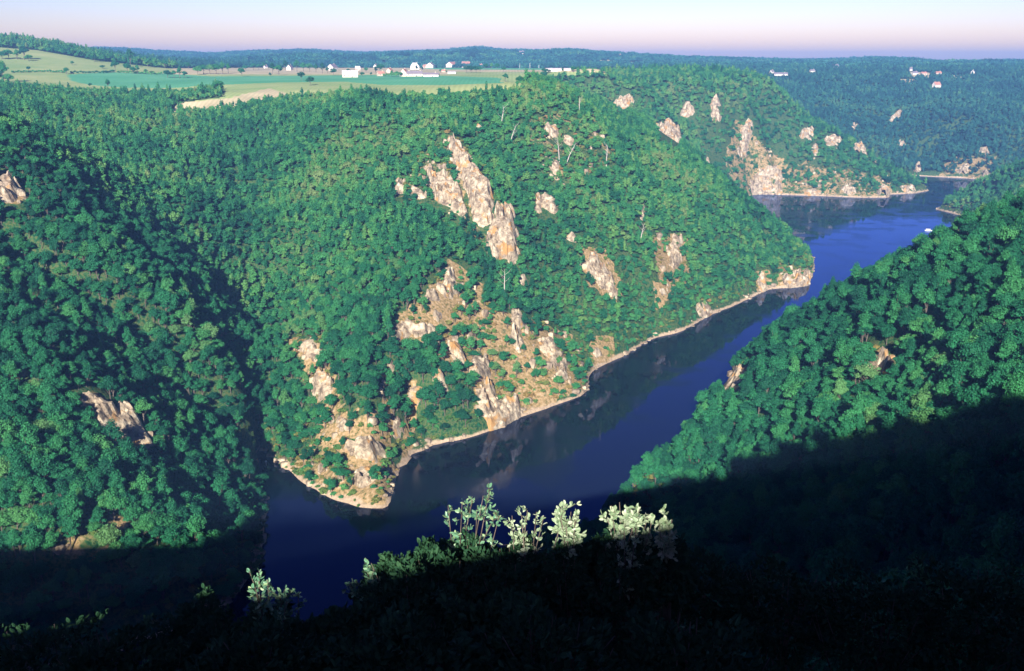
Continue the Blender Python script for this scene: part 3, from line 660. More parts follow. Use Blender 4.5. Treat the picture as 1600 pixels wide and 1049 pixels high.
ROCKS = [
    ([(697, 212), (712, 216), (734, 240), (732, 256), (752, 270), (772, 308), (770, 330), (756, 335), (738, 318), (728, 290), (716, 262), (704, 236)], 'tall pale rib topping the long crag line on the central hill', 7, 850),
    ([(664, 258), (690, 262), (712, 285), (724, 310), (734, 330), (722, 334), (700, 318), (682, 302), (672, 280)], 'broad cream slab left of the crag line on the central hill', 6, 800),
    ([(738, 318), (770, 330), (768, 345), (752, 352), (742, 340)], 'small grey knuckle between two big crags on the central hill', 5, 790),
    ([(780, 324), (798, 326), (804, 350), (808, 376), (806, 404), (792, 396), (772, 395), (762, 372), (766, 350), (776, 340)], 'blocky pale crag at the lower end of the crag line', 8, 740),
    (blob(626, 291, 20, 22, 0), 'small pale boulder face left of the broad cream slab', 4, 790),
    (blob(655, 300, 22, 16, 30), 'brownish ledge just left of the broad cream slab', 3, 790),
    (blob(747, 198, 14, 10, 0), 'tiny pale rock near the top of the central hill above the crag line', 3, 1000),
    ([(836, 305), (850, 297), (862, 310), (872, 325), (864, 330), (848, 322), (836, 330)], 'arched pale rock in the trees right of the crag line', 4, 850),
    (blob(866, 262, 14, 26, 5), 'reddish rock patch high in the middle of the central hill', 3, 930),
    (blob(862, 202, 22, 14, 20), 'pale ledge near the top of the central hill', 3, 980),
    (blob(890, 217, 16, 12, 45), 'slanting pale ledge beside a dead tree on the central hill', 3, 980),
    ([(917, 392), (930, 390), (950, 412), (963, 440), (960, 462), (950, 446), (934, 440), (920, 418)], 'isolated slanting pale crag right of centre on the central hill', 6, 740),
    (blob(816, 437, 10, 12), 'small pale stone in dense trees below the crag line', 3, 700),
    (blob(892, 368, 14, 8), 'small grey stone between the crag line and the slanting crag', 3, 800),
    (blob(1058, 378, 14, 26, 10), 'upper pale patch of the crumbling rock on the right flank', 4, 860),
    (blob(1052, 400, 30, 30, 0), 'crumbling pale rock on the right flank of the central hill', 4, 840),
    (blob(1003, 330, 10, 30, 8), 'thin vertical rock streak on the right flank', 3, 900),
    (blob(1038, 455, 12, 34, 8), 'narrow ochre rock rib above the shoreline bend', 3, 780),
    (blob(1098, 482, 34, 20, 20), 'ochre rocky slip beside the shoreline bend', 3, 780),
    (blob(1190, 442, 14, 36, 0), 'upright cream rock tower near the water on the right', 5, 880),
    ([(1222, 432), (1240, 426), (1264, 424), (1267, 444), (1235, 446)], 'low cream bluff at the water at the tip of the central hill', 5, 900),
    ([(660, 462), (690, 440), (700, 415), (712, 420), (710, 450), (690, 468)], 'ochre rocky scar in the lower middle of the central hill', 4, 650),
    ([(612, 515), (640, 498), (680, 505), (676, 520), (640, 525), (616, 530)], 'pinkish ledge left of the ochre scar', 4, 610),
    ([(690, 530), (712, 540), (735, 562), (730, 570), (708, 556)], 'narrow cream ledge slanting down below the ochre scar', 4, 590),
    (blob(686, 488, 26, 14, -20), 'brown rock step below the ochre scar', 4, 630),
    ([(798, 488), (812, 486), (814, 515), (812, 550), (804, 540), (800, 515)], 'upright ochre rock fin in the lower middle', 5, 620),
    ([(845, 520), (866, 530), (872, 560), (868, 585), (856, 560), (845, 545)], 'grey and ochre fin right of the upright ochre one', 5, 600),
    (blob(882, 572, 22, 30, 15), 'ochre crag just above the waterside on the right of the bare slope', 4, 610),
    (blob(752, 572, 36, 34, 20), 'purplish scree rock in the middle of the bare slope', 4, 570),
    ([(746, 606), (768, 600), (780, 620), (806, 622), (812, 648), (790, 660), (768, 662), (752, 640)], 'bright bare bluff at the water in the lower middle', 6, 540),
    (blob(936, 542, 20, 36, -10), 'cream rock rib running down to the water below the slanting crag', 4, 660),
    (blob(690, 594, 18, 30, -10), 'pale pointed rock right of the dark cleft', 5, 540),
    (blob(648, 610, 26, 24, 0), 'broken cream rock on the edge of the dark cleft', 5, 530),
    (blob(608, 568, 14, 28, 0), 'slim pale pillar at the head of the dark cleft', 5, 555),
    (blob(598, 602, 18, 22, 0), 'grey rock face left of the dark cleft', 4, 525),
    (blob(617, 660, 9, 36, 3), 'thin pale rock blade inside the dark cleft', 6, 500),
    ([(548, 690), (575, 682), (600, 690), (600, 706), (560, 708), (540, 700)], 'speckled cream ledge left of the foot of the cleft', 4, 480),
    ([(560, 735), (580, 728), (584, 748), (565, 757), (552, 748)], 'pale stone in the scrub above the prow of the hill', 3, 460),
    (blob(484, 544, 34, 30, 20), 'purple grey bare patch on the left of the central slope', 3, 570),
    (blob(508, 596, 40, 34, -10), 'ochre and mauve bare patch under the purple one', 3, 530),
    (blob(530, 650, 36, 30, 20), 'tan bare ground patch with boulders left of the cleft', 3, 500),
    ([(116, 622), (132, 614), (170, 630), (186, 626), (214, 648), (226, 672), (242, 690), (240, 702), (222, 700), (200, 684), (168, 660), (140, 636)], 'long jagged white rock crest on the near left slope', 5, 350),
    (blob(14, 290, 50, 34, 20), 'tan rock slab at the left picture edge', 5, 480),
    (blob(38, 572, 40, 10, 5), 'thin pale ledge on the near left slope', 3, 350),
    (blob(90, 862, 26, 12, 20), 'low mossy rock at the shadow edge of the left slope', 3, 290),
    ([(1362, 546), (1374, 545), (1376, 562), (1370, 572), (1362, 570)], 'square cream block standing in the right hand woods', 7, 375),
    (blob(1380, 560, 26, 28, 0), 'grey shaded rock wall behind the square cream block', 5, 385),
    ([(1118, 600), (1140, 582), (1160, 576), (1172, 574), (1160, 590), (1130, 606)], 'low grey ledge by the water on the near right slope', 3, 530),
    (blob(974, 156, 30, 24, 10), 'pale crag on the skyline spur behind the central hill', 6, 1380),
    ([(1024, 196), (1044, 186), (1060, 196), (1066, 225), (1050, 220), (1030, 208)], 'broad pale crag behind the central hill', 7, 1350),
    (blob(1075, 172, 26, 22, 0), 'brown crag high on the far promontory', 6, 1480),
    ([(1114, 156), (1120, 150), (1128, 164), (1128, 176), (1122, 190), (1112, 182)], 'single tall rock needle on the far promontory', 9, 1500),
    ([(1160, 200), (1172, 184), (1177, 190), (1170, 215), (1165, 240), (1152, 238), (1158, 215)], 'slender pale crag right of the needle on the far promontory', 7, 1540),
    (blob(1110, 245, 22, 14, 10), 'low pale rock beside the edge of the central hill on the far promontory', 5, 1500),
    ([(1170, 290), (1190, 262), (1215, 258), (1222, 280), (1220, 300), (1180, 302)], 'large cream cliff at the waterline of the far promontory', 7, 1570),
    (blob(1262, 208, 30, 16, 20), 'pink crag below the crest of the far promontory', 6, 1650),
    (blob(1275, 236, 12, 30, 5), 'narrow pale streak in the middle of the far promontory', 5, 1620),
    (blob(1302, 220, 26, 20, 10), 'pale crag near the crest at the right of the far promontory', 6, 1660),
    (blob(1345, 232, 26, 12, 15), 'small cream crag on the falling crest of the far promontory', 5, 1680),
    (blob(1370, 246, 8, 18, 0), 'little rock tooth on the falling crest of the far promontory', 6, 1670),
    (blob(1326, 296, 26, 14, 0), 'cream waterside bluff in the middle of the far promontory', 5, 1560),
    (blob(1380, 298, 22, 16, 0), 'bright waterside bluff at the tip of the far promontory', 6, 1550),
    (blob(1270, 300, 30, 10, 0), 'low tan bluff at the waterline of the far promontory', 4, 1560),
    (blob(1420, 293, 24, 12, 0), 'grassy tan bluff at the outermost point of the far promontory', 4, 1640),
    (blob(1400, 180, 26, 8, -40), 'long faint ledge on the far wooded side', 5, 2080),
    (blob(1336, 196, 14, 6, -40), 'short faint ledge on the far wooded side', 5, 2080),
    (blob(1505, 262, 22, 14, -20), 'pale rock over the far shore', 6, 1850),
    (blob(1540, 270, 12, 14, -30), 'white rock at the far right shore', 5, 1800),
    (blob(1536, 234, 18, 8, 20), 'scattered pale stones on the far right hillside', 5, 1900),
    (blob(1408, 222, 12, 8, 0), 'faint grey stone on the far wooded side', 5, 2000),
    (blob(1434, 262, 8, 16, 20), 'pale flake beside the dark ravine', 6, 1950),
]
for i, (poly, lb, hgt, D) in enumerate(ROCKS):
    outcrop(poly, lb, hgt, .12 if ('jagged' in lb or 'crag line' in lb) else .35, ymin=D * 0.72, ymax=D * 1.45, seed=100 + i, cell=3.6 + D / 400)

# ------------------------------------------------------------------ tree models
def ico(sub=1):
    import bmesh
    bm = bmesh.new(); bmesh.ops.create_icosphere(bm, subdivisions=sub, radius=1.0)
    v = np.array([q.co[:] for q in bm.verts]); f = [[w.index for w in q.verts] for q in bm.faces]; bm.free(); return v, f
def crown_geo(seed, nq, s, rad=4.2, top=10.5, low=3.0, nl=9, core=True):
    """broad crown: overlapping lobes wrapped in leaf clumps"""
    r = np.random.default_rng(seed)
    cz = (top + low) / 2; hz = (top - low) / 2
    lob = [(0, 0, cz + hz * .15, rad * .62, hz * .75)]
    for i in range(nl):
        a = 2 * math.pi * (i + r.uniform(-.3, .3)) / nl * (1 if i < nl - 3 else 2.1)
        k = r.uniform(.35, .82); zz = cz + hz * r.uniform(-.35, .5)
        q = rad * r.uniform(.18, .48)
        lob.append((math.cos(a) * rad * k, math.sin(a) * rad * k, zz, q, q * r.uniform(.7, .95)))
    V = []; F = []
    vols = np.array([l[3] ** 2 for l in lob]); vols /= vols.sum()
    for l, w in zip(lob, vols):
        n = int(nq * w)
        d = r.normal(size=(n, 3)); d[:, 2] = np.where(d[:, 2] < -.3, -d[:, 2], d[:, 2]); d /= np.linalg.norm(d, axis=1)[:, None]
        rr = r.uniform(.62, 1.16, n)[:, None]
        c = np.array(l[:3]) + d * np.array([l[3], l[3], l[4]]) * rr
        nrm = d + r.normal(size=(n, 3)) * .55; nrm /= np.linalg.norm(nrm, axis=1)[:, None]
        t = np.cross(nrm, r.normal(size=(n, 3))); t /= np.linalg.norm(t, axis=1)[:, None]; b = np.cross(nrm, t)
        sz = s * r.uniform(.6, 1.3, n)[:, None]
        b0 = len(V)
        k5 = r.uniform(.7, 1.2, (n, 4, 1))
        P4 = np.stack([c - t * sz * k5[:, 0], c - b * sz * .8 * k5[:, 1] + nrm * sz * .25, c + t * sz * k5[:, 2], c + b * sz * .8 * k5[:, 3] + nrm * sz * .2], 1)
        V.extend(P4.reshape(-1, 3).tolist())
        F.extend([[b0 + 4 * i, b0 + 4 * i + 1, b0 + 4 * i + 2, b0 + 4 * i + 3] for i in range(n)])
        if core:
            iv, fi = ico(1); b0 = len(V)
            V.extend((iv * np.array([l[3], l[3], l[4]]) * .66 * r.uniform(.8, 1.1, (len(iv), 1)) + np.array(l[:3])).tolist())
            F.extend([[b0 + a for a in f] for f in fi])
    return V, F, lob
def tube(path, radii, n=6):
    V = []; F = []
    for (p, r_) in zip(path, radii):
        for k in range(n):
            a = 2 * math.pi * k / n; V.append((p[0] + r_ * math.cos(a), p[1] + r_ * math.sin(a), p[2]))
    for j in range(len(path) - 1):
        for k in range(n):
            F.append([j * n + k, j * n + (k + 1) % n, (j + 1) * n + (k + 1) % n, (j + 1) * n + k])
    return V, F
def trunk_geo(lob, seed, thick=.24):
    r = random.Random(seed); V, F = tube([(0, 0, -1.5), (.1, 0, 1.5), (r.uniform(-.3, .3), r.uniform(-.3, .3), 4), (0, 0, 7.5)], [thick * 1.4, thick, thick * .75, thick * .3])
    for l in lob[1:6]:
        b = len(V); v, f = tube([(0, 0, 2.6 + r.random()), (l[0] * .5, l[1] * .5, l[2] * .75), (l[0], l[1], l[2] + .5)], [thick * .5, thick * .35, thick * .15], 5)
        V += v; F += [[b + q for q in g] for g in f]
    return V, F
def unlinked(name, V, F, mat):
    return mesh_obj(name, V, F, mat, link=False)

NEAR = []      # (crown mesh, trunk mesh)
for i in range(6):
    V_, F_, lob = crown_geo(50 + i, 2600, .25, rad=[3.4, 4.3, 2.9, 3.8, 4.6, 3.1][i], top=[10, 9, 12.5, 11, 9.5, 13][i], low=2.2, nl=[11, 13, 10, 12, 14, 10][i])
    c = unlinked('crown', V_, F_, M_LEAF_NEAR); tv, tf = trunk_geo(lob, i); t = unlinked('trunk', tv, tf, M_BARK)
    NEAR.append((c.data, t.data, V_, F_, tv, tf))
def joined(name, i, mat=M_LEAF):
    _, _, V_, F_, tv, tf = NEAR[i]
    b = len(V_); o = unlinked(name, V_ + tv, F_ + [[b + q for q in f] for f in tf], mat)
    o.data.materials.append(M_BARK)
    o.data.polygons.foreach_set('material_index', [0] * len(F_) + [1] * len(tf)); return o
def proto_coll(name, objs):
    c = bpy.data.collections.new(name)
    for o in objs: c.objects.link(o)
    return c
pn = [joined('broadleaf_tree', i, M_LEAF_NEAR) for i in range(6)]
COL_NEAR = proto_coll('near tree models', pn)
pm = []
for i in range(8):
    V_, F_, lob = crown_geo(150 + i, 620, .42, rad=[3.2, 4.4, 2.6, 3.8, 4.8, 3.0, 2.3, 4.0][i], top=[9, 8.5, 12, 10, 9, 11.5, 13, 7.5][i], low=1.2, nl=[10, 12, 8, 11, 13, 9, 7, 12][i])
    pm.append(unlinked('forest_tree', V_, F_, M_LEAF))
COL_MID = proto_coll('mid tree models', pm)
pb = []
for i in range(6):   # trees of the farther valley sides, blue of the haze put into their leaves
    V_, F_, lob = crown_geo(170 + i, 300, .62, rad=[3.2, 4.2, 2.4, 3.8, 2.6, 3.0][i], top=[9, 9, 13, 10, 14, 11][i], low=1.0, nl=[8, 10, 6, 9, 6, 8][i])
    pb.append(unlinked('valley_tree', V_, F_, M_LEAF_HAZE))
COL_BACK = proto_coll('valley tree models', pb)
pf = []
for i in range(6):   # far clumps of several crowns
    r = np.random.default_rng(400 + i); V_ = []; F_ = []
    for k in range(9):
        v, f, _ = crown_geo(500 + i * 20 + k, 34, 1.5, rad=4.2, top=9 + 3 * r.random(), low=1, nl=4)
        ox, oy = r.uniform(-11, 11, 2); b = len(V_)
        V_ += [(a[0] + ox, a[1] + oy, a[2]) for a in v]; F_ += [[b + q for q in g] for g in f]
    pf.append(unlinked('wood_clump', V_, F_, M_LEAF_HAZE))
COL_FAR = proto_coll('far wood models', pf)
ps = []
for i in range(4):
    V_, F_, lob = crown_geo(250 + i, 260, .38, rad=2.0, top=2.6, low=-.4, nl=7)
    ps.append(unlinked('bush', V_, F_, M_SCRUB if i else M_LEAF))
COL_SCRUB = proto_coll('bush models', ps)

def scatter(name, pts, scl, nvar, coll, label=None, kind='stuff'):
    n = len(pts)
    me = bpy.data.meshes.new(name); me.vertices.add(n); me.vertices.foreach_set('co', np.asarray(pts, np.float32).reshape(-1))
    a = me.attributes.new('scl', 'FLOAT_VECTOR', 'POINT'); a.data.foreach_set('vector', np.asarray(scl, np.float32).reshape(-1))
    rot = np.zeros((n, 3), np.float32); rot[:, 2] = rng.uniform(0, 6.283, n); rot[:, 0] = rng.normal(0, .06, n); rot[:, 1] = rng.normal(0, .06, n)
    a = me.attributes.new('rot', 'FLOAT_VECTOR', 'POINT'); a.data.foreach_set('vector', rot.reshape(-1))
    a = me.attributes.new('pick', 'INT', 'POINT'); a.data.foreach_set('value', rng.integers(0, nvar, n).astype(np.int32))
    o = bpy.data.objects.new(name, me); C.objects.link(o)
    ng = bpy.data.node_groups.new(name, 'GeometryNodeTree')
    ng.interface.new_socket('Geometry', in_out='INPUT', socket_type='NodeSocketGeometry'); ng.interface.new_socket('Geometry', in_out='OUTPUT', socket_type='NodeSocketGeometry')
    gi = ng.nodes.new('NodeGroupInput'); go = ng.nodes.new('NodeGroupOutput')
    ip = ng.nodes.new('GeometryNodeInstanceOnPoints'); ci = ng.nodes.new('GeometryNodeCollectionInfo')
    ci.inputs['Collection'].default_value = coll; ci.inputs['Separate Children'].default_value = True; ci.inputs['Reset Children'].default_value = True
    ip.inputs['Pick Instance'].default_value = True
    def na(nm, dt):
        q = ng.nodes.new('GeometryNodeInputNamedAttribute'); q.data_type = dt; q.inputs['Name'].default_value = nm; return q.outputs[0]
    ng.links.new(gi.outputs[0], ip.inputs['Points']); ng.links.new(ci.outputs[0], ip.inputs['Instance'])
    ng.links.new(na('pick', 'INT'), ip.inputs['Instance Index']); ng.links.new(na('scl', 'FLOAT_VECTOR'), ip.inputs['Scale'])
    er = ng.nodes.new('FunctionNodeEulerToRotation'); ng.links.new(na('rot', 'FLOAT_VECTOR'), er.inputs[0]); ng.links.new(er.outputs[0], ip.inputs['Rotation'])
    ng.links.new(ip.outputs[0], go.inputs[0])
    md = o.modifiers.new('scatter', 'NODES'); md.node_group = ng
    tag(o, label, kind=kind)
    if label: o['category'] = 'woods'
    return o

# ------------------------------------------------------------------ placing the woods
def jitter_grid(x0, x1, y0, y1, sp):
    gx, gy = np.meshgrid(np.arange(x0, x1, sp), np.arange(y0, y1, sp))
    gx = gx + (np.arange(gx.shape[0]) % 2)[:, None] * sp / 2
    return (gx + rng.uniform(-.42, .42, gx.shape) * sp).ravel(), (gy + rng.uniform(-.42, .42, gy.shape) * sp).ravel()
def in_rock(x, y, z):
    u, v = proj(np.stack([x, y, z + 3.0], -1))
    bad = np.zeros(len(x), bool)
    for pl, D in rock_polys:
        cu = sum(p[0] for p in pl) / len(pl); cv = sum(p[1] for p in pl) / len(pl)
        grow = [(cu + (a - cu) * 1.12, cv + (b - cv) * 1.12 + (250.0 / D) * 3) for a, b in pl]
        near = np.abs(y - D) < D * .3
        bad |= near & in_poly(u, v, grow)
        # a tree just below a crag would hide it
        inner = [(cu + (a - cu) * .85, cv + (b - cv) * .85) for a, b in pl]
        for hh in (6.0, 9.0, 12.0):
            u2, v2 = proj(np.stack([x, y, z + hh], -1))
            bad |= near & (y < D * 1.1) & in_poly(u2, v2, inner)
    return bad
fx0 = lambda y: 0.56 * y + 90
xa, ya = jitter_grid(-560, 480, -70, 480, 4.6)
xb, yb = jitter_grid(-980, 1250, -70, 1330, 4.0)
kb = ~((xb > -560) & (xb < 480) & (yb < 480))
x, y = np.concatenate([xa, xb[kb]]), np.concatenate([ya, yb[kb]])
z = interp_z(x, y)
sc = np.clip(0.62 + .55 * fbm(x / 60, y / 60, 3, 5) + np.abs(rng.normal(0, .26, len(x))) - .05, .5, 1.5)
u, v = proj(np.stack([x, y, z], -1))
sp = sparse_at(x, y, z)
ok = (z > np.where((x > 0) & (y < 800) | (x < -60) & (y < 480), 0.3, 2.8)) & (np.abs(x) < fx0(np.maximum(y, 120))) & (rng.random(len(x)) > sp * 1.02) & ~((z < 9) & (y > 480) & (rng.random(len(x)) < .35))
ok &= ~(in_poly(u, v, OPEN) & (y > 800) & (z > 135))
ok &= ~in_rock(x, y, z)
ok &= ~hides_house(x, y, z + 9)
# keep the lookout clear
ok &= ~((np.hypot(x, y) < 16))
ok &= ~((y > -5) & (y < 170) & (np.abs(x) < .6 * y + 12) & (z + 11 * sc > H - y * np.where(x > .08 * y, math.tan(R(27.5)), math.tan(R(33.5))) - 1.0))
ok &= ~((y > -5) & (y < 60) & (np.abs(x) < .6 * y + 12))
ok &= ~((y <= 0) & (np.abs(x) < 26))
# crest trees must not raise the shadow line at the middle
ok &= ~((y <= 20) & (y > -70) & (x > -32) & (x < 45))
ok &= ~((y <= 25) & (rng.random(len(x)) < .55))
x, y, z, sc, sp = x[ok], y[ok], z[ok], sc[ok], sp[ok]
# the treetop shelf at the waterline is lower
sc = np.where(z < 12, sc * .8, sc)
sc = sc * (.88 - .20 * sstep(430, 600, np.hypot(x, y)))
dist = np.hypot(x, y)
Pn = np.stack([x, y, z - .6], -1)
def visible(P3, top):
    vis = np.ones(len(P3), bool)
    for t in np.linspace(.05, .97, 60):
        q = P3 * t + np.array([0, 0, H]) * (1 - t); zt = (P3[:, 2] + top) * t + H * (1 - t)
        vis &= (interp_z(q[:, 0], q[:, 1]) < zt + .5) | (q[:, 1] < 15)
    return vis
def lit(P3, top):
    l = np.ones(len(P3), bool); s = -np.array(SD)
    for t in np.linspace(8, 480, 90):
        q = P3 + s * t
        l &= interp_z(q[:, 0], q[:, 1]) + (5 if t > 60 else 0) < q[:, 2] + top
    return l
u, v = proj(np.stack([x, y, z + 6], -1))
cand = np.where((dist < 620) & (u > -20) & (u < 1620) & (v > 0) & (v < 1060))[0]
vi = visible(Pn[cand], 8.0) & lit(Pn[cand], 8.0)
cand = cand[vi]
cand = cand[np.argsort(-(sc[cand] / dist[cand]))]
single = cand[:292]
rest = np.ones(len(x), bool); rest[single] = False
lrng = random.Random(3)
for k in single:
    side = x[k] < 0
    o = empty('broadleaf_tree', (x[k], y[k], z[k] - .6), lrng.uniform(0, 6.28), sc[k])
    o.scale = (sc[k] * lrng.uniform(.92, 1.12), sc[k] * lrng.uniform(.92, 1.12), sc[k] * lrng.uniform(.9, 1.15))
    cd, td = NEAR[lrng.randrange(6)][:2]
    for nm, d in (('crown', cd), ('trunk', td)):
        c = bpy.data.objects.new(nm, d); C.objects.link(c); c.parent = o
    tu, tv_ = proj(np.array([x[k], y[k], z[k] + 6.0])); tu, tv_ = float(tu), float(tv_)
    if side:
        w = ('at the edge of the big lower shadow, near left slope' if tv_ > 770 else
             'close under the long jagged white rock crest, near left slope' if 100 < tu < 270 and 680 < tv_ < 770 else
             'around the long jagged white rock crest, near left slope' if 80 < tu < 270 and tv_ > 590 else
             'between the jagged rock crest and the cove, near left slope' if tu >= 270 and tv_ > 590 else
             'at the left picture edge below the thin pale ledge' if tu <= 100 and tv_ > 590 else
             'around the thin pale ledge of the near left slope' if tu < 150 and tv_ > 500 else
             'high on the near left slope above the thin pale ledge' if tu < 150 else
             'on the falling ridge above the ravine of the near left slope')
    else:
        w = ('on the skyline edge of the near right slope' if tv_ < 330 + max(0, 1600 - tu) * .36 and tu > 1150 else
             'around the square cream block, near right slope' if 1290 < tu < 1450 and 490 < tv_ < 650 else
             'by the water at the foot of the near right slope' if tu < 1150 and tv_ < 700 else
             'at the low tip of the near right slope beside the shadow' if tu < 1150 else
             'along the shadow edge of the near right slope' if tv_ > 600 else
             'between the shore and the square cream block, near right slope' if tu < 1290 else
             'right of the square cream block, near right slope' if tu > 1450 else
             'above the square cream block, near right slope')
    tag(o, 'sunlit broadleaf tree ' + w, 'tree', 'trees ' + w)
def s3(s): return np.stack([s * rng.uniform(.78, 1.25, len(s)), s * rng.uniform(.78, 1.25, len(s)), s * rng.uniform(.75, 1.3, len(s))], -1)
nr = rest & (dist < 620); md = rest & (dist >= 620)
forest_pts = [Pn[md]]; forest_s = [s3(sc[md])]
scatter('gorge_woods', Pn[nr], s3(sc[nr]), 6, COL_NEAR, 'dense broadleaf woods over the near slopes of the gorge')
x2, y2 = jitter_grid(-1150, 1650, 1330, 2700, 7.0)
z2 = interp_z(x2, y2); u, v = proj(np.stack([x2, y2, z2], -1))
sp2 = sparse_at(x2, y2, z2)
zc = zone[np.clip(np.searchsorted(YS, y2) - 1, 0, ny - 2), np.clip(np.searchsorted(XS, x2) - 1, 0, nx - 2)]
ok = (z2 > 4) & (np.abs(x2) < .56 * y2 + 60) & (zc == 0) & (rng.random(len(x2)) > sp2) & ~in_rock(x2, y2, z2)
# village ground stays open
VILL = [(470, 104), (760, 101), (790, 112), (740, 120), (480, 118)]
ok &= ~(in_poly(u, v, VILL) & (y2 > 1400)) & ~hides_house(x2, y2, z2 + 10)
P2 = np.stack([x2, y2, z2 - .8], -1)[ok]
forest_pts.append(P2); forest_s.append(s3(rng.uniform(.75, 1.25, len(P2))))
FP = np.concatenate(forest_pts); FS = np.concatenate(forest_s)
back = FP[:, 1] > np.interp(FP[:, 0], [-1200, 300, 450, 650, 760, 2000], [2150, 2150, 1850, 1735, 1600, 1600]) + 60 * (rng.random(len(FP)) - .5)
scatter('hillside_woods', FP[~back], FS[~back], 8, COL_MID, 'continuous broadleaf woods over the central hill and far promontory')
scatter('valley_woods', FP[back], FS[back], 6, COL_BACK, 'woods on the valley sides behind the far promontory, leaves tinted blue for haze')
# bushes in the openings and along the water
x3, y3 = jitter_grid(-700, 800, 150, 1750, 3.4)
z3 = interp_z(x3, y3); s3_ = sparse_at(x3, y3, z3)
ok = (np.abs(x3) < fx0(y3)) & ((s3_ > .1) & (rng.random(len(x3)) < .42) & (z3 > 2.8) | ((z3 > 1.0) & (z3 < 14) & (rng.random(len(x3)) < .55) & ((z3 > 2.6) | (fbm(x3 / 16, y3 / 16, 2, 61) > .5))))
ok |= (x3 < -60) & (x3 > -260) & (y3 < 500) & (z3 > -.3) & (z3 < 7)
ok &= ~(in_rock(x3, y3, z3) & (rng.random(len(x3)) < .86))
P3 = np.stack([x3, y3, z3], -1)[ok]
scatter('hillside_scrub', P3, s3(rng.uniform(.35, 1.15, len(P3))), 4, COL_SCRUB, 'low scrub between the rocks and above the shoreline')
# boulders on the shore and loose rocks in the openings
bl = []
for i in range(5):
    iv, fi = ico(2); r = np.random.default_rng(700 + i); iv = iv * (1 + .28 * (vnoise(iv[:, 0] * 2 + i * 7, iv[:, 1] * 2 + iv[:, 2] * 1.7, i) - .5))[:, None] * np.array([1.2, .9, .75])
    iv = np.sign(iv) * np.minimum(np.abs(iv), np.array([1.0, .75, .6]) * r.uniform(.75, 1, 3))
    bl.append(unlinked('boulder', iv, fi, M_ROCK))
COL_ROCK = proto_coll('boulder models', bl)
x6, y6 = jitter_grid(-260, 1000, 260, 1800, 2.2); z6 = interp_z(x6, y6)
ok = (z6 > -.3) & (z6 < 3.6) & (np.abs(x6) < .58 * y6) & (rng.random(len(x6)) < .30 * (.3 + 1.6 * (fbm(x6 / 25, y6 / 25, 3, 93) > .5)))
P6 = np.stack([x6, y6, z6], -1)[ok]; scatter('shore_boulders', P6, s3(.35 + rng.random(len(P6)) ** 3 * 2.4), 5, COL_ROCK, 'loose pale boulders strewn along the waterline')
x7, y7 = jitter_grid(-420, 700, 280, 1750, 4.5); z7 = interp_z(x7, y7); s7 = sparse_at(x7, y7, z7)
ok = (np.abs(x7) < .58 * y7) & (z7 > 3) & (((s7 > .1) & (rng.random(len(x7)) < .30 * (fbm(x7 / 14, y7 / 14, 2, 97) > .47))))
P7 = np.stack([x7, y7, z7 + .3], -1)[ok]; scatter('hillside_rocks', P7, s3(.7 + rng.random(len(P7)) ** 2 * 2.6) * np.array([.9, .9, 1.5]), 5, COL_ROCK, 'broken rocks scattered through the openings in the woods')
# distant woods
x4, y4 = jitter_grid(-4200, 4200, 2640, 6600, 23.0)
ok = (np.abs(x4) < .58 * y4) & (y4 < 6600)
x4, y4 = x4[ok], y4[ok]; z4 = interp_z(x4, y4)
zc = zone[np.clip(np.searchsorted(YS, y4) - 1, 0, ny - 2), np.clip(np.searchsorted(XS, x4) - 1, 0, nx - 2)]
ok = (zc == 0) & ~hides_house(x4, y4, z4 + 10)
P4 = np.stack([x4, y4, z4 - 1.5], -1)[ok]
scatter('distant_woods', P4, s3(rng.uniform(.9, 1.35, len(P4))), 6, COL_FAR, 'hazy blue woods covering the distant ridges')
print('TREES', nr.sum(), sum(len(a) for a in forest_pts), len(P3), len(P4), 'ctrl', n_)


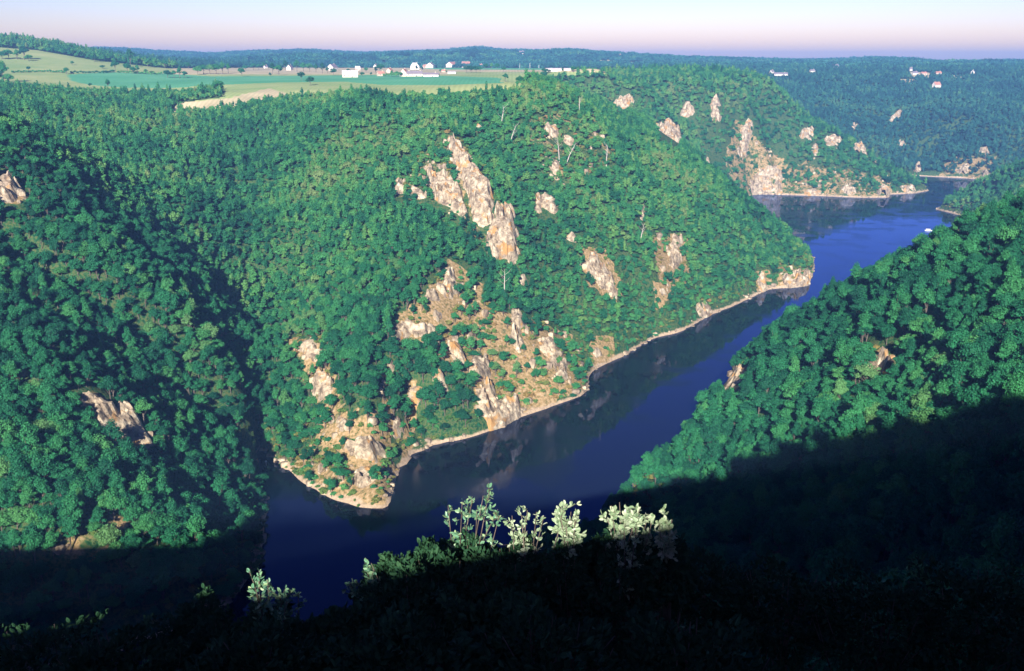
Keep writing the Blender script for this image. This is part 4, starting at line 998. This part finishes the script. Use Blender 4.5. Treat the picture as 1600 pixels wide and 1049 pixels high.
def add_tree(u, v, hpx, label, group, kind='broadleaf', ymin=960, wide=1.0, name='broadleaf_tree', ymax=6000):
    px_, py_, pz_ = hit(u, v, ymin=ymin, ymax=ymax)
    s_ = hpx * math.hypot(px_, py_) / FPX / 10.5
    o = empty(name, (px_, py_, pz_ - .3), lrng.uniform(0, 6.28))
    o.scale = (s_ * wide, s_ * wide, s_)
    cd, td = NEAR[lrng.randrange(6)][:2]
    for nm, d in (('crown', cd), ('trunk', td)):
        c = bpy.data.objects.new(nm, d); C.objects.link(c); c.parent = o
    tag(o, label, 'tree', group)
TP = [
    ('field tree on the pale upper meadow at the left', [(45, 111.5, 8, 1), (148, 97, 10, 1.2), (113, 102, 5, 2), (204, 102, 19, 1), (231, 105.5, 12, 1.1), (214, 104, 9, 1)]),
    ('dark bushy tree of the clump at the left edge of the upper meadow', [(4, 93, 13, 1.3), (14, 93, 13, 1.3), (27, 94, 12, 1.3), (38, 94, 20, 1), (45, 96, 10, 1.3)]),
    ('dark tree in the line between the pale and the green meadow', [(104, 116, 10, 1.5), (180, 112, 17, 1), (199, 113, 15, 1), (208, 116, 12, 1), (215, 116, 11, 1), (160, 108, 6, 1.6), (228, 116, 6, 2), (238, 116, 5, 2)]),
    ('large dark tree at the left edge above the valley', [(6, 128, 24, 1.1), (14, 131, 16, 1.2), (-4, 130, 20, 1.2)]),
    ('tree in the dense clump behind the green meadow', [(295, 109, 9, 1.2), (309, 117, 14, 1), (318, 116, 16, 1.1), (328, 116, 17, 1.1), (338, 116, 17, 1.1), (348, 116, 15, 1.1), (357, 115, 13, 1), (378, 120, 13, 1), (384, 111, 10, 1.3), (396, 110, 10, 1.3), (404, 109, 9, 1.3)]),
    ('tree at the wood corner left of the round topped copse', [(258, 107, 13, 1), (262, 122, 13, 1.1), (272, 122, 12, 1.1), (281, 122, 13, 1.1), (289, 122, 10, 1.1)]),
    ('dark tree in the belt left of the hamlet', [(412, 109, 10, 1.3), (426, 116, 14, 1.2), (436, 118, 17, 1.2), (446, 110, 12, 1.3), (464, 112, 14, 1.3), (474, 112, 14, 1.2), (484, 112, 12, 1.3), (494, 113, 10, 1.2), (504, 115, 13, 1.1), (512, 115, 8, 1.3)]),
    ('hamlet tree standing among the farm buildings', [(521, 118, 12, 1), (544, 116, 9, 1.2), (566, 120, 7, 1.5), (572, 114, 8, 1), (587, 116, 10, 1.1), (594, 114, 13, 1.1), (612, 120, 8, 1.4), (620, 120, 9, 1.4), (626, 120, 7, 1.3), (651, 112, 8, .9), (660, 112, 6, 1), (580, 119, 5, 1.5), (688, 114, 5, 1.4), (697, 114, 4, 1.4)]),
    ('dark tree of the tight clump below the red roofed houses', [(729, 114, 13, 1), (736, 114, 12, 1.2), (744, 114, 12, 1.1), (750, 114, 11, 1)]),
    ('tree right of the hamlet near the last house', [(759, 109, 11, 1.1), (768, 109, 9, 1.2), (777, 109, 11, 1.1)]),
    ('dark tree along the plateau edge near the white sheds', [(851, 117, 10, 1.2), (896, 114, 9, 1.3), (903, 114, 8, 1.2), (965, 115, 10, 1.2), (973, 115, 11, 1.2), (982, 115, 10, 1.2), (837, 125, 12, 1), (812, 134, 14, 1.2), (822, 131, 12, 1.3), (858, 115, 6, 1.4)]),
]
for lb, lst in TP:
    for (tu, tv_, th, tw) in lst:
        add_tree(tu, tv_, th, lb, 'plateau trees: ' + lb, wide=tw)
add_tree(169, 140, 16, 'lone oval dark tree at the lower edge of the green meadow', None, wide=.8)
add_tree(341, 146, 19, 'lone rounded dark tree at the end of the tan field', None, wide=1.1)
add_tree(471, 126, 13, 'dark tree alone in the green crop field', None, wide=1.1)
add_tree(485, 134, 16, 'pale thin tree on the lower edge of the green crop field', None, wide=.9)
add_tree(787, 113, 10, 'upper small dark tree at the right end of the green field', None, wide=.9)
add_tree(790, 128, 14, 'lower rounded tree at the right end of the green field', None, wide=.95)
add_tree(422, 120, 5, 'small low bush on the stubble strip', None, wide=1.8)
add_tree(141, 137, 7, 'little bush on the lower edge of the green meadow', None, wide=1.2)

def hedge(px, name_label, hpx=3.5):
    V_ = []; F_ = []; pts = [hit(u, v, ymin=960) for u, v in px]
    k = 0
    for a, b in zip(pts[:-1], pts[1:]):
        L = math.dist(a[:2], b[:2]); n = max(1, int(L / 4))
        for i in range(n):
            t = i / n; cx, cy_ = a[0] + (b[0] - a[0]) * t, a[1] + (b[1] - a[1]) * t; cz_ = float(interp_z(cx, cy_))
            hh = hpx * cy_ / FPX * random.uniform(.7, 1.3)
            v, f, _ = crown_geo(900 + k, 40, .9, rad=2.6, top=hh, low=-.3, nl=3); k += 1
            o0 = len(V_); V_ += [(q[0] + cx, q[1] + cy_, q[2] + cz_) for q in v]; F_ += [[o0 + w for w in g] for g in f]
    o = mesh_obj('hedge', V_, F_, M_LEAF); tag(o, name_label, 'hedge')
hedge([(20, 114), (70, 113), (105, 115)], 'left stretch of dark hedge between the pale and green meadows')
hedge([(112, 115), (160, 115), (180, 113)], 'right stretch of dark hedge between the pale and green meadows')
hedge([(185, 114), (240, 117), (256, 117)], 'thin hedge running on towards the wood corner')
hedge([(600, 120), (626, 120.5)], 'pale bushy hedge left of the tall pinkish gable', 6)

WALLS = {'gable': (M_WALLW, M_SLATE), 'barn': (M_WALL, M_GREYROOF), 'grey': (M_STONE, M_GREYROOF), 'pink': (M_STONE, M_TILE), 'pinkgable': (M_WALL, M_TILE), 'long': (M_WALL, M_SLATE), 'lowlong': (M_WALLW, M_SLATE), 'hip': (M_WALLW, M_GREYROOF), 'redgable': (M_WALLW, M_TILE), 'shed': (M_WALLW, M_GREYROOF), 'tower': (M_WALL, M_SLATE), 'dark': (M_WALLW, M_TILE)}
def box(V, F, x0, x1, y0, y1, z0, z1):
    b = len(V); V += [(x, y, z) for x in (x0, x1) for y in (y0, y1) for z in (z0, z1)]
    F += [[b + q for q in f] for f in [(0, 1, 3, 2), (4, 6, 7, 5), (0, 4, 5, 1), (2, 3, 7, 6), (0, 2, 6, 4), (1, 5, 7, 3)]]
def house(spec, pos):
    u, v, w, h, kd, turn, _, lb = spec; hx, hy, hz = pos[:3]
    L = w * hy / FPX; T = h * hy / FPX
    root = empty('farmhouse' if kd in ('long', 'pinkgable') else 'barn' if kd in ('barn', 'grey') else 'shed' if kd == 'shed' else 'stone_tower' if kd == 'tower' else 'house', (hx, hy, hz - .2), R(turn))
    tag(root, lb, 'house' if kd not in ('barn', 'grey', 'shed', 'tower') else {'barn': 'barn', 'grey': 'barn', 'shed': 'shed', 'tower': 'tower'}[kd], 'buildings of the plateau')
    gableface = turn > 55
    if gableface: W_ = L; Ln = L * 1.5          # gable end towards the viewer
    else: Ln = L; W_ = min(L * .7, 9) if kd != 'tower' else L
    frac = {'shed': .7, 'tower': .75, 'barn': .45, 'lowlong': .55}.get(kd, .5)
    eh = T * frac; a, b = Ln / 2, W_ / 2
    mw, mr = WALLS[kd]
    V = [(-a, -b, 0), (a, -b, 0), (a, b, 0), (-a, b, 0), (-a, -b, eh), (a, -b, eh), (a, b, eh), (-a, b, eh)]
    F = [(0, 1, 5, 4), (2, 3, 7, 6)]
    rx = a if kd not in ('hip', 'tower') else a * .45 if kd == 'hip' else 0.05
    if kd in ('hip', 'tower'):
        F += [(1, 2, 6, 5), (3, 0, 4, 7)]
    else:
        V += [(-a, 0, T - .15), (a, 0, T - .15)]; F += [(1, 2, 6, 9, 5), (3, 0, 4, 8, 7)]
    mesh_obj('wall', V, F, mw, root)
    e = .35; th = .22
    ra, rb = a + (e if kd not in ('hip', 'tower') else e), b + e
    dz = e * (T - eh) / b
    RV = []
    for o_ in (0, th):
        RV += [(-ra, -rb, eh - dz + o_), (ra, -rb, eh - dz + o_), (ra, rb, eh - dz + o_), (-ra, rb, eh - dz + o_), (-(rx + (e if rx == a else 0)), 0, T + o_), (rx + (e if rx == a else 0), 0, T + o_)]
    RF = [(6, 7, 11, 10), (8, 9, 10, 11), (0, 4, 5, 1), (2, 5, 4, 3), (0, 1, 7, 6), (2, 3, 9, 8), (1, 5, 11, 7), (5, 2, 8, 11), (3, 4, 10, 9), (4, 0, 6, 10)]
    if kd in ('hip', 'tower'): RF += [(7, 8, 11), (9, 6, 10)]
    rf = mesh_obj('roof', RV, RF, mr, root)
    if kd not in ('shed', 'tower', 'grey', 'barn') and T > 4:
        for cx in ((-a * .7, a * .7) if kd in ('dark', 'long') else (a * .55,)):
            V = []; F = []; box(V, F, cx - .5, cx + .5, -.45, .45, T - .8, T + 1.5); mesh_obj('chimney', V, F, M_STONE, rf)
    if L > 8 and kd not in ('shed', 'tower'):
        nw = max(2, int(Ln / 5))
        for k in range(nw):
            cx = -a + Ln * (k + .5) / nw
            if k == nw // 2:
                V = []; F = []; box(V, F, cx - .6, cx + .6, -b - .06, -b + .1, 0.02, min(2.2, eh * .8)); mesh_obj('door', V, F, M_DARKW, root)
            else:
                V = []; F = []; box(V, F, cx - .5, cx + .5, -b - .05, -b + .1, eh * .4, eh * .8); mesh_obj('window', V, F, M_DARKW, root)
        if gableface:
            for cy_ in (-b * .4, b * .4):
                V = []; F = []; box(V, F, -a - .05, -a + .1, cy_ - .45, cy_ + .45, eh * .45, eh * .85); mesh_obj('window', V, F, M_DARKW, root)
for spec, pos in zip(HOUSES, HB): house(spec, pos)

# power poles far off on the plateau
for pu, pv, ph, lb in [(781, 106, 8, 'thin pole at the right end of the hamlet'), (812, 107, 7, 'left thin pole on the green strip behind the field'), (828, 107, 8, 'right thin pole on the green strip behind the field'), (842, 107, 5, 'short white post near the long white shed')]:
    hx, hy, hz = hit(pu, pv, ymin=1400); hh = ph * hy / FPX
    V, F = tube([(0, 0, -.3), (0, 0, hh)], [.28, .2], 8)
    r_ = empty('utility_pole', (hx, hy, hz)); mesh_obj('pole', V, F, M_WHITE, r_); V = []; F = []; box(V, F, -1, 1, -.1, .1, hh - 1, hh - .8); mesh_obj('crossarm', V, F, M_TIMBER, r_)
    tag(r_, lb, 'utility pole', 'thin poles on the plateau')

# bleached dead trees on the central hill
def dead_tree(u, v, hpx, lean, label):
    tx, ty, tz = hit(u, v + hpx * .5, ymin=380, ymax=1200); tz = float(interp_z(tx, ty)); hh = hpx * ty / FPX + 6
    r = random.Random(int(u)); root = empty('dead_tree', (tx, ty - 1, tz))
    V, F = tube([(0, 0, -1), (lean * hh * .3, 0, hh * .4), (lean * hh * .7, 0, hh * .8), (lean * hh, 0, hh * 1.1)], [.34, .28, .16, .05], 6)
    mesh_obj('trunk', V, F, M_DEAD, root)
    for k in range(6):
        t = .45 + .09 * k; bx, bz = lean * hh * t, hh * t * 1.05; a = r.uniform(0, 6.28); l = hh * r.uniform(.16, .32)
        V, F = tube([(bx, 0, bz), (bx + math.cos(a) * l * .6, math.sin(a) * l * .6, bz + l * .5), (bx + math.cos(a) * l, math.sin(a) * l, bz + l)], [.13, .09, .03], 5)
        mesh_obj('branch', V, F, M_DEAD, root)
    tag(root, label, 'dead tree', 'bleached dead trees')
M_DEAD = plain_mat('dead_wood', (.55, .48, .44))
for args in [(783, 190, 20, .15, 'pale dead trunk near the top of the central hill'), (797, 217, 16, .35, 'leaning pale dead trunk under the top of the central hill'), (874, 242, 24, -.1, 'forked pale dead tree above the reddish rock'), (885, 246, 18, .5, 'tilted pale dead tree right of the forked one'), (947, 250, 18, .05, 'thin pale dead tree right of the slanting ledge'), (788, 452, 26, .02, 'thin dead trunk below the crag line'), (905, 172, 12, .0, 'small dead trunk high on the right of the central hill'), (1000, 372, 16, .2, 'dead trunk among the trees of the right flank')]:
    dead_tree(*args)

# ------------------------------------------------------------------ shrubs on the lookout slope, tips reaching into the sun
def leaf_quads(c, d, n_leaf, size, r):
    """small pointed folded leaves at points c, pointing along d"""
    n = len(c); V = np.zeros((n, 6, 3))
    t = d / np.linalg.norm(d, axis=1)[:, None]
    s_ = np.cross(t, r.normal(size=(n, 3))); s_ /= np.linalg.norm(s_, axis=1)[:, None]; nn = np.cross(t, s_)
    L = size * r.uniform(.6, 1.25, (n, 1)); W_ = L * .27
    V[:, 0] = c; V[:, 1] = c + t * L * .4 + s_ * W_ + nn * L * .06; V[:, 2] = c + t * L * .8 + s_ * W_ * .75 + nn * L * .04
    V[:, 3] = c + t * L - nn * L * .1; V[:, 4] = c + t * L * .8 - s_ * W_ * .75 + nn * L * .04; V[:, 5] = c + t * L * .4 - s_ * W_ + nn * L * .06
    return V.reshape(-1, 3)
def shrub(tips, mass, label, mat, leaf=.085, seed=1, nleaf=60, masses_leaf=2600, name='oak_shrub'):
    """tips: (u, v, Y) of the leafy shoot ends; mass: (u, v, Y, rx, rz) crowns of shaded foliage"""
    r = np.random.default_rng(seed)
    P_ = [np.array(at(*t)) for t in tips]; Mx = [(np.array(at(*m[:3])), m[3], m[4]) for m in mass]
    ctr_ = np.mean([m[0] for m in Mx], axis=0) if Mx else np.mean(P_, axis=0)
    bx, by = float(ctr_[0]), float(ctr_[1]) + .3; bz = float(interp_z(bx, by)) - .3
    root = empty(name, (bx, by, bz)); B = np.array([bx, by, bz])
    tag(root, label, 'shrub', 'leafy shrubs in front of the lookout')
    top = ctr_ - B
    V, F = tube([(0, 0, 0), tuple(top * .5 + np.array([.1, 0, 0])), tuple(top)], [.10, .07, .03], 7)
    mesh_obj('trunk', V, F, M_BARK, root)
    V = []; F = []
    LV = []; LM = []
    for p in P_:
        q = p - B; st = top * r.uniform(.6, .95)
        mid = (st + q) / 2 + r.normal(0, .06, 3)
        b0 = len(V); v, f = tube([tuple(st), tuple(mid), tuple(q)], [.015, .010, .005], 5); V += v; F += [[b0 + w for w in g] for g in f]
        # side shoots with leaves all the way along
        ax = q - mid; ax /= np.linalg.norm(ax)
        ml = float(np.linalg.norm(q - mid))
        for k in range(11):
            base = q - ax * r.uniform(0, max(.34, ml)); dr = ax * r.uniform(.4, 1) + r.normal(0, .55, 3); dr /= np.linalg.norm(dr); ln = r.uniform(.05, .20)
            e_ = base + dr * ln
            b0 = len(V); v, f = tube([tuple(base), tuple(e_)], [.005, .003], 4); V += v; F += [[b0 + w for w in g] for g in f]
            m_ = nleaf // 7; tt = r.uniform(.1, 1.05, m_)[:, None]
            cc = base + dr * ln * tt; dd = dr * .7 + r.normal(0, .7, (m_, 3)) + np.array([0, 0, .25])
            LV.append(leaf_quads(cc, dd, m_, leaf, r))
    for (c, rx, rz) in Mx:
        c = c - B
        for q in range(14):   # boughs
            d = r.normal(size=3); d /= np.linalg.norm(d); d[2] = abs(d[2]) * .9; e_ = c + d * np.array([rx, rx, rz]) * .9
            st = top * r.uniform(.35, .9); b0 = len(V); v, f = tube([tuple(st), tuple((st + e_) / 2 + r.normal(0, .05, 3)), tuple(e_)], [.02, .012, .005], 5); V += v; F += [[b0 + w for w in g] for g in f]
        n = masses_leaf
        d = r.normal(size=(n, 3)); d /= np.linalg.norm(d, axis=1)[:, None]
        lump = .78 + .34 * np.sin(d[:, :1] * 5 + seed) * np.cos(d[:, 2:] * 6 + d[:, 1:2] * 4) 
        rr = r.uniform(.35, 1.0, (n, 1)) ** .45 * lump
        LM.append(leaf_quads(c + d * np.array([rx, rx, rz]) * rr, d + r.normal(0, .8, (n, 3)), n, leaf * 1.05, r))
    if V: mesh_obj('branch', V, F, M_BARK, root)
    for nm, LL, mt in (('leafy_shoots', LV, mat), ('foliage', LM, M_SH_SHADE)):  # shoots take the lit leaf colour, inner mass a painted shade colour
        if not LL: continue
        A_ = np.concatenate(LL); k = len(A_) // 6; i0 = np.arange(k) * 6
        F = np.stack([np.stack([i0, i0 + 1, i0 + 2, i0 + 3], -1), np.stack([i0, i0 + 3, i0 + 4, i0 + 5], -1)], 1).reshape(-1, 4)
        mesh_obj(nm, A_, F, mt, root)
    return root
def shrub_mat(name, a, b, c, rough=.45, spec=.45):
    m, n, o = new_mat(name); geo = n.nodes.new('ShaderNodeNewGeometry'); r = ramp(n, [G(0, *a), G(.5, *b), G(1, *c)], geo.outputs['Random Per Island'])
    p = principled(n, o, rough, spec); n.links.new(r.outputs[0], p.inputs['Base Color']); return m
M_SH_SUNLIT = shrub_mat('shrub_leaf_sunlit', (.14, .23, .12), (.25, .34, .20), (.40, .46, .32))  # overexposed sunlight put into the leaf colour
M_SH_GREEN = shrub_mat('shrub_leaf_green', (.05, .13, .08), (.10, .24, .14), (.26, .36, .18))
M_SH_SHADE = shrub_mat('shrub_leaf_shade', (.012, .045, .022), (.02, .065, .03), (.035, .09, .04), .75, .1)  # shade put into the leaf colour of the same shrubs
shrub([(955, 790, 12), (968, 785, 12.2), (985, 800, 12), (1000, 795, 11.8), (1012, 806, 12), (975, 812, 11.6), (950, 812, 12), (995, 815, 11.5), (1018, 818, 12)], [(982, 885, 12, .50, .50)], 'bright pale leaved shrub, widest of the sunlit tips above the river', M_SH_SUNLIT, seed=11, nleaf=85, leaf=.078)
shrub([(1038, 806, 12), (1050, 812, 12.2), (1030, 820, 11.9), (1044, 822, 12)], [(1045, 895, 12.3, .38, .5)], 'small pale leaved shrub, rightmost of the sunlit tips', M_SH_SUNLIT, seed=12, nleaf=90)
shrub([(884, 790, 12), (876, 803, 12), (892, 800, 12.1), (884, 815, 11.9), (898, 812, 12)], [(888, 888, 12.1, .30, .45)], 'upright bright shrub standing out against the blue water', M_SH_SUNLIT, seed=13, nleaf=80, leaf=.078)
shrub([(850, 806, 12.5), (838, 800, 12.6), (815, 806, 12.4), (800, 806, 12.6), (824, 798, 12.4)], [(815, 895, 12.6, .60, .5)], 'low spray of pale leaves left of the upright bright shrub', M_SH_SUNLIT, seed=14, nleaf=45, leaf=.07)
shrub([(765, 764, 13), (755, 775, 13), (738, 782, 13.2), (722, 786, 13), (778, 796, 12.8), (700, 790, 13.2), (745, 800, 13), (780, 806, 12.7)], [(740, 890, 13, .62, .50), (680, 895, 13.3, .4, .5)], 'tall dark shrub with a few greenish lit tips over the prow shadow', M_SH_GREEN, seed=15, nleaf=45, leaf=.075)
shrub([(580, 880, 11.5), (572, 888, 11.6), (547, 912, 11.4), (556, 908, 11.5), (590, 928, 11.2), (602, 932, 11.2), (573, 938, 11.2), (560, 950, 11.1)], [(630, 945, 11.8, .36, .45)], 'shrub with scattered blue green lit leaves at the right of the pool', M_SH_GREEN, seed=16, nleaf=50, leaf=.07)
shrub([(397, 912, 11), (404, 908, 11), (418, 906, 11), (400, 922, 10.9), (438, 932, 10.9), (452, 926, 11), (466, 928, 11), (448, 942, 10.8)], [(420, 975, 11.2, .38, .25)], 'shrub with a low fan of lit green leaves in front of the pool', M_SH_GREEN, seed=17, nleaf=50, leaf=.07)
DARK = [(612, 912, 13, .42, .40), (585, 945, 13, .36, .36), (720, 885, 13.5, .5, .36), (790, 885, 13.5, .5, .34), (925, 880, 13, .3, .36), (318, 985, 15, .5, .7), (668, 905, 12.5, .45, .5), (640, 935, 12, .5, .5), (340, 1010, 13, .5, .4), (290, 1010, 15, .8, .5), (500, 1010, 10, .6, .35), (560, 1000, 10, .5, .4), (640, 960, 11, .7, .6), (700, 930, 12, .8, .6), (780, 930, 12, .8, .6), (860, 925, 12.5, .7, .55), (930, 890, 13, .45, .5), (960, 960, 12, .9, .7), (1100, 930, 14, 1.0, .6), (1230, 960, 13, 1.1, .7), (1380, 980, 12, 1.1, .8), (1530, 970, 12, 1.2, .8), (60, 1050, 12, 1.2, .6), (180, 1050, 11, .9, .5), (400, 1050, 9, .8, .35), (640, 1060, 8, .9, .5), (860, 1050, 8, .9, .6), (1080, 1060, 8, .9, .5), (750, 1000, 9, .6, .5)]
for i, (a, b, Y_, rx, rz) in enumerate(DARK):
    shrub([(a + random.uniform(-40, 40), b - rz * 60 * random.uniform(.7, 1.1), Y_)], [(a, b, Y_, rx, rz)], 'unlit dark shrub in the black shade in front of the lookout', M_SH_SHADE, seed=40 + i, masses_leaf=3200)
for i, (a, b, Y_) in enumerate([(1500, 792, 30), (1352, 820, 28), (1573, 706, 45)]):
    pass

# ------------------------------------------------------------------ boats at the landing stage
def boat(u0, u1, v, label, cabin=True):
    a, b = bank(u0, v), bank(u1, v + .6); L = math.dist(a, b); ang = math.atan2(b[1] - a[1], b[0] - a[0])
    root = empty('moored_boat', ((a[0] + b[0]) / 2, (a[1] + b[1]) / 2, 0), ang); tag(root, label, 'boat', 'white boats at the landing stage')
    n = 12; V = []; w = 1.7
    for k in range(n + 1):
        t = k / n; x_ = -L / 2 + L * t; ww = w * (min(1, (1 - t) * 3.2) ** .6 if t > .68 else 1) * (1 if t > .05 else .85); ww = max(ww, .05)
        V += [(x_, -ww * .8, -.3), (x_, -ww, .9), (x_, ww, .9), (x_, ww * .8, -.3)]
    F = []
    for k in range(n):
        for q in range(3): F.append((4 * k + q, 4 * k + q + 1, 4 * k + q + 5, 4 * k + q + 4))
    F += [(0, 3, 2, 1), (4 * n, 4 * n + 1, 4 * n + 2, 4 * n + 3)]
    mesh_obj('hull', V, F, M_WHITE, root)
    V = []; F = []; box(V, F, -L * .35, L * .22, -1.3, 1.3, .92, 2.1); cb = mesh_obj('cabin', V, F, M_WHITE, root)
    V = []; F = []; box(V, F, -L * .38, L * .25, -1.5, 1.5, 2.103, 2.25); mesh_obj('canopy', V, F, M_WHITE, root)
    for k in range(3):
        V = []; F = []; xx = -L * .3 + k * L * .17; box(V, F, xx, xx + L * .12, -1.34, -1.28, 1.35, 1.85); mesh_obj('window', V, F, M_DARKW, cb)
boat(1445, 1456.5, 360.5, 'shorter white boat at the outer end of the landing stage')
boat(1457.5, 1471.5, 361.5, 'longer white boat against the wooded bank')
a_, b_ = bank(1464, 367), bank(1486, 364)
r_ = empty('landing_stage', ((a_[0] + b_[0]) / 2, (a_[1] + b_[1]) / 2, 0), math.atan2(b_[1] - a_[1], b_[0] - a_[0])); L_ = math.dist(a_, b_)
V = []; F = []; box(V, F, -L_ / 2, L_ / 2, -.9, .9, .45, .7); mesh_obj('deck', V, F, M_TIMBER, r_)
for k in range(5):
    for sy in (-.8, .8):
        V, F = tube([(-L_ / 2 + .5 + k * (L_ - 1) / 4, sy, -2), (-L_ / 2 + .5 + k * (L_ - 1) / 4, sy, 1.3)], [.12, .12], 6); mesh_obj('post', V, F, M_TIMBER, r_)
tag(r_, 'brown timber landing stage beside the two white boats', 'landing stage')
px_, py_ = bank(416, 728)
r_ = empty('mooring_post', (px_, py_, 0)); V, F = tube([(0, 0, -2), (0, 0, 2.2)], [.22, .2], 8); mesh_obj('post', V, F, M_STEEL, r_); V, F = tube([(0, 0, 2.2), (0, 0, 2.7)], [.5, .45], 10); F.append(list(range(10, 20))); mesh_obj('cap', V, F, M_WHITE, r_)
tag(r_, 'pale mooring post in the shaded cove left of the prow', 'mooring post')

# ------------------------------------------------------------------ haze
def haze():
    m, n, o = new_mat('haze_air')
    p = n.nodes.new('ShaderNodeVolumePrincipled')
    p.inputs['Color'].default_value = (.22, .47, 1.0, 1)
    p.inputs['Density'].default_value = HAZE
    p.inputs['Anisotropy'].default_value = 0.0
    n.links.new(p.outputs[0], o.inputs['Volume'])
    x0, x1, y0, y1, z0, z1 = XS[0] - 60, XS[-1] + 60, YS[0] - 60, YS[-1] + 60, float(GZ.min()) - 3, float(GZ.max()) + 22
    v = [(x, y, z) for x in (x0, x1) for y in (y0, y1) for z in (z0, z1)]
    f = [(0, 1, 3, 2), (4, 6, 7, 5), (0, 4, 5, 1), (2, 3, 7, 6), (0, 2, 6, 4), (1, 5, 7, 3)]
    ob = mesh_obj('haze', v, f, m); tag(ob, 'thin blue morning haze over the whole valley', 'haze', kind='stuff')
    print('HAZE BOX', z0, z1, XS[0], XS[-1], YS[0], YS[-1])
HAZE = 0.000145
haze()
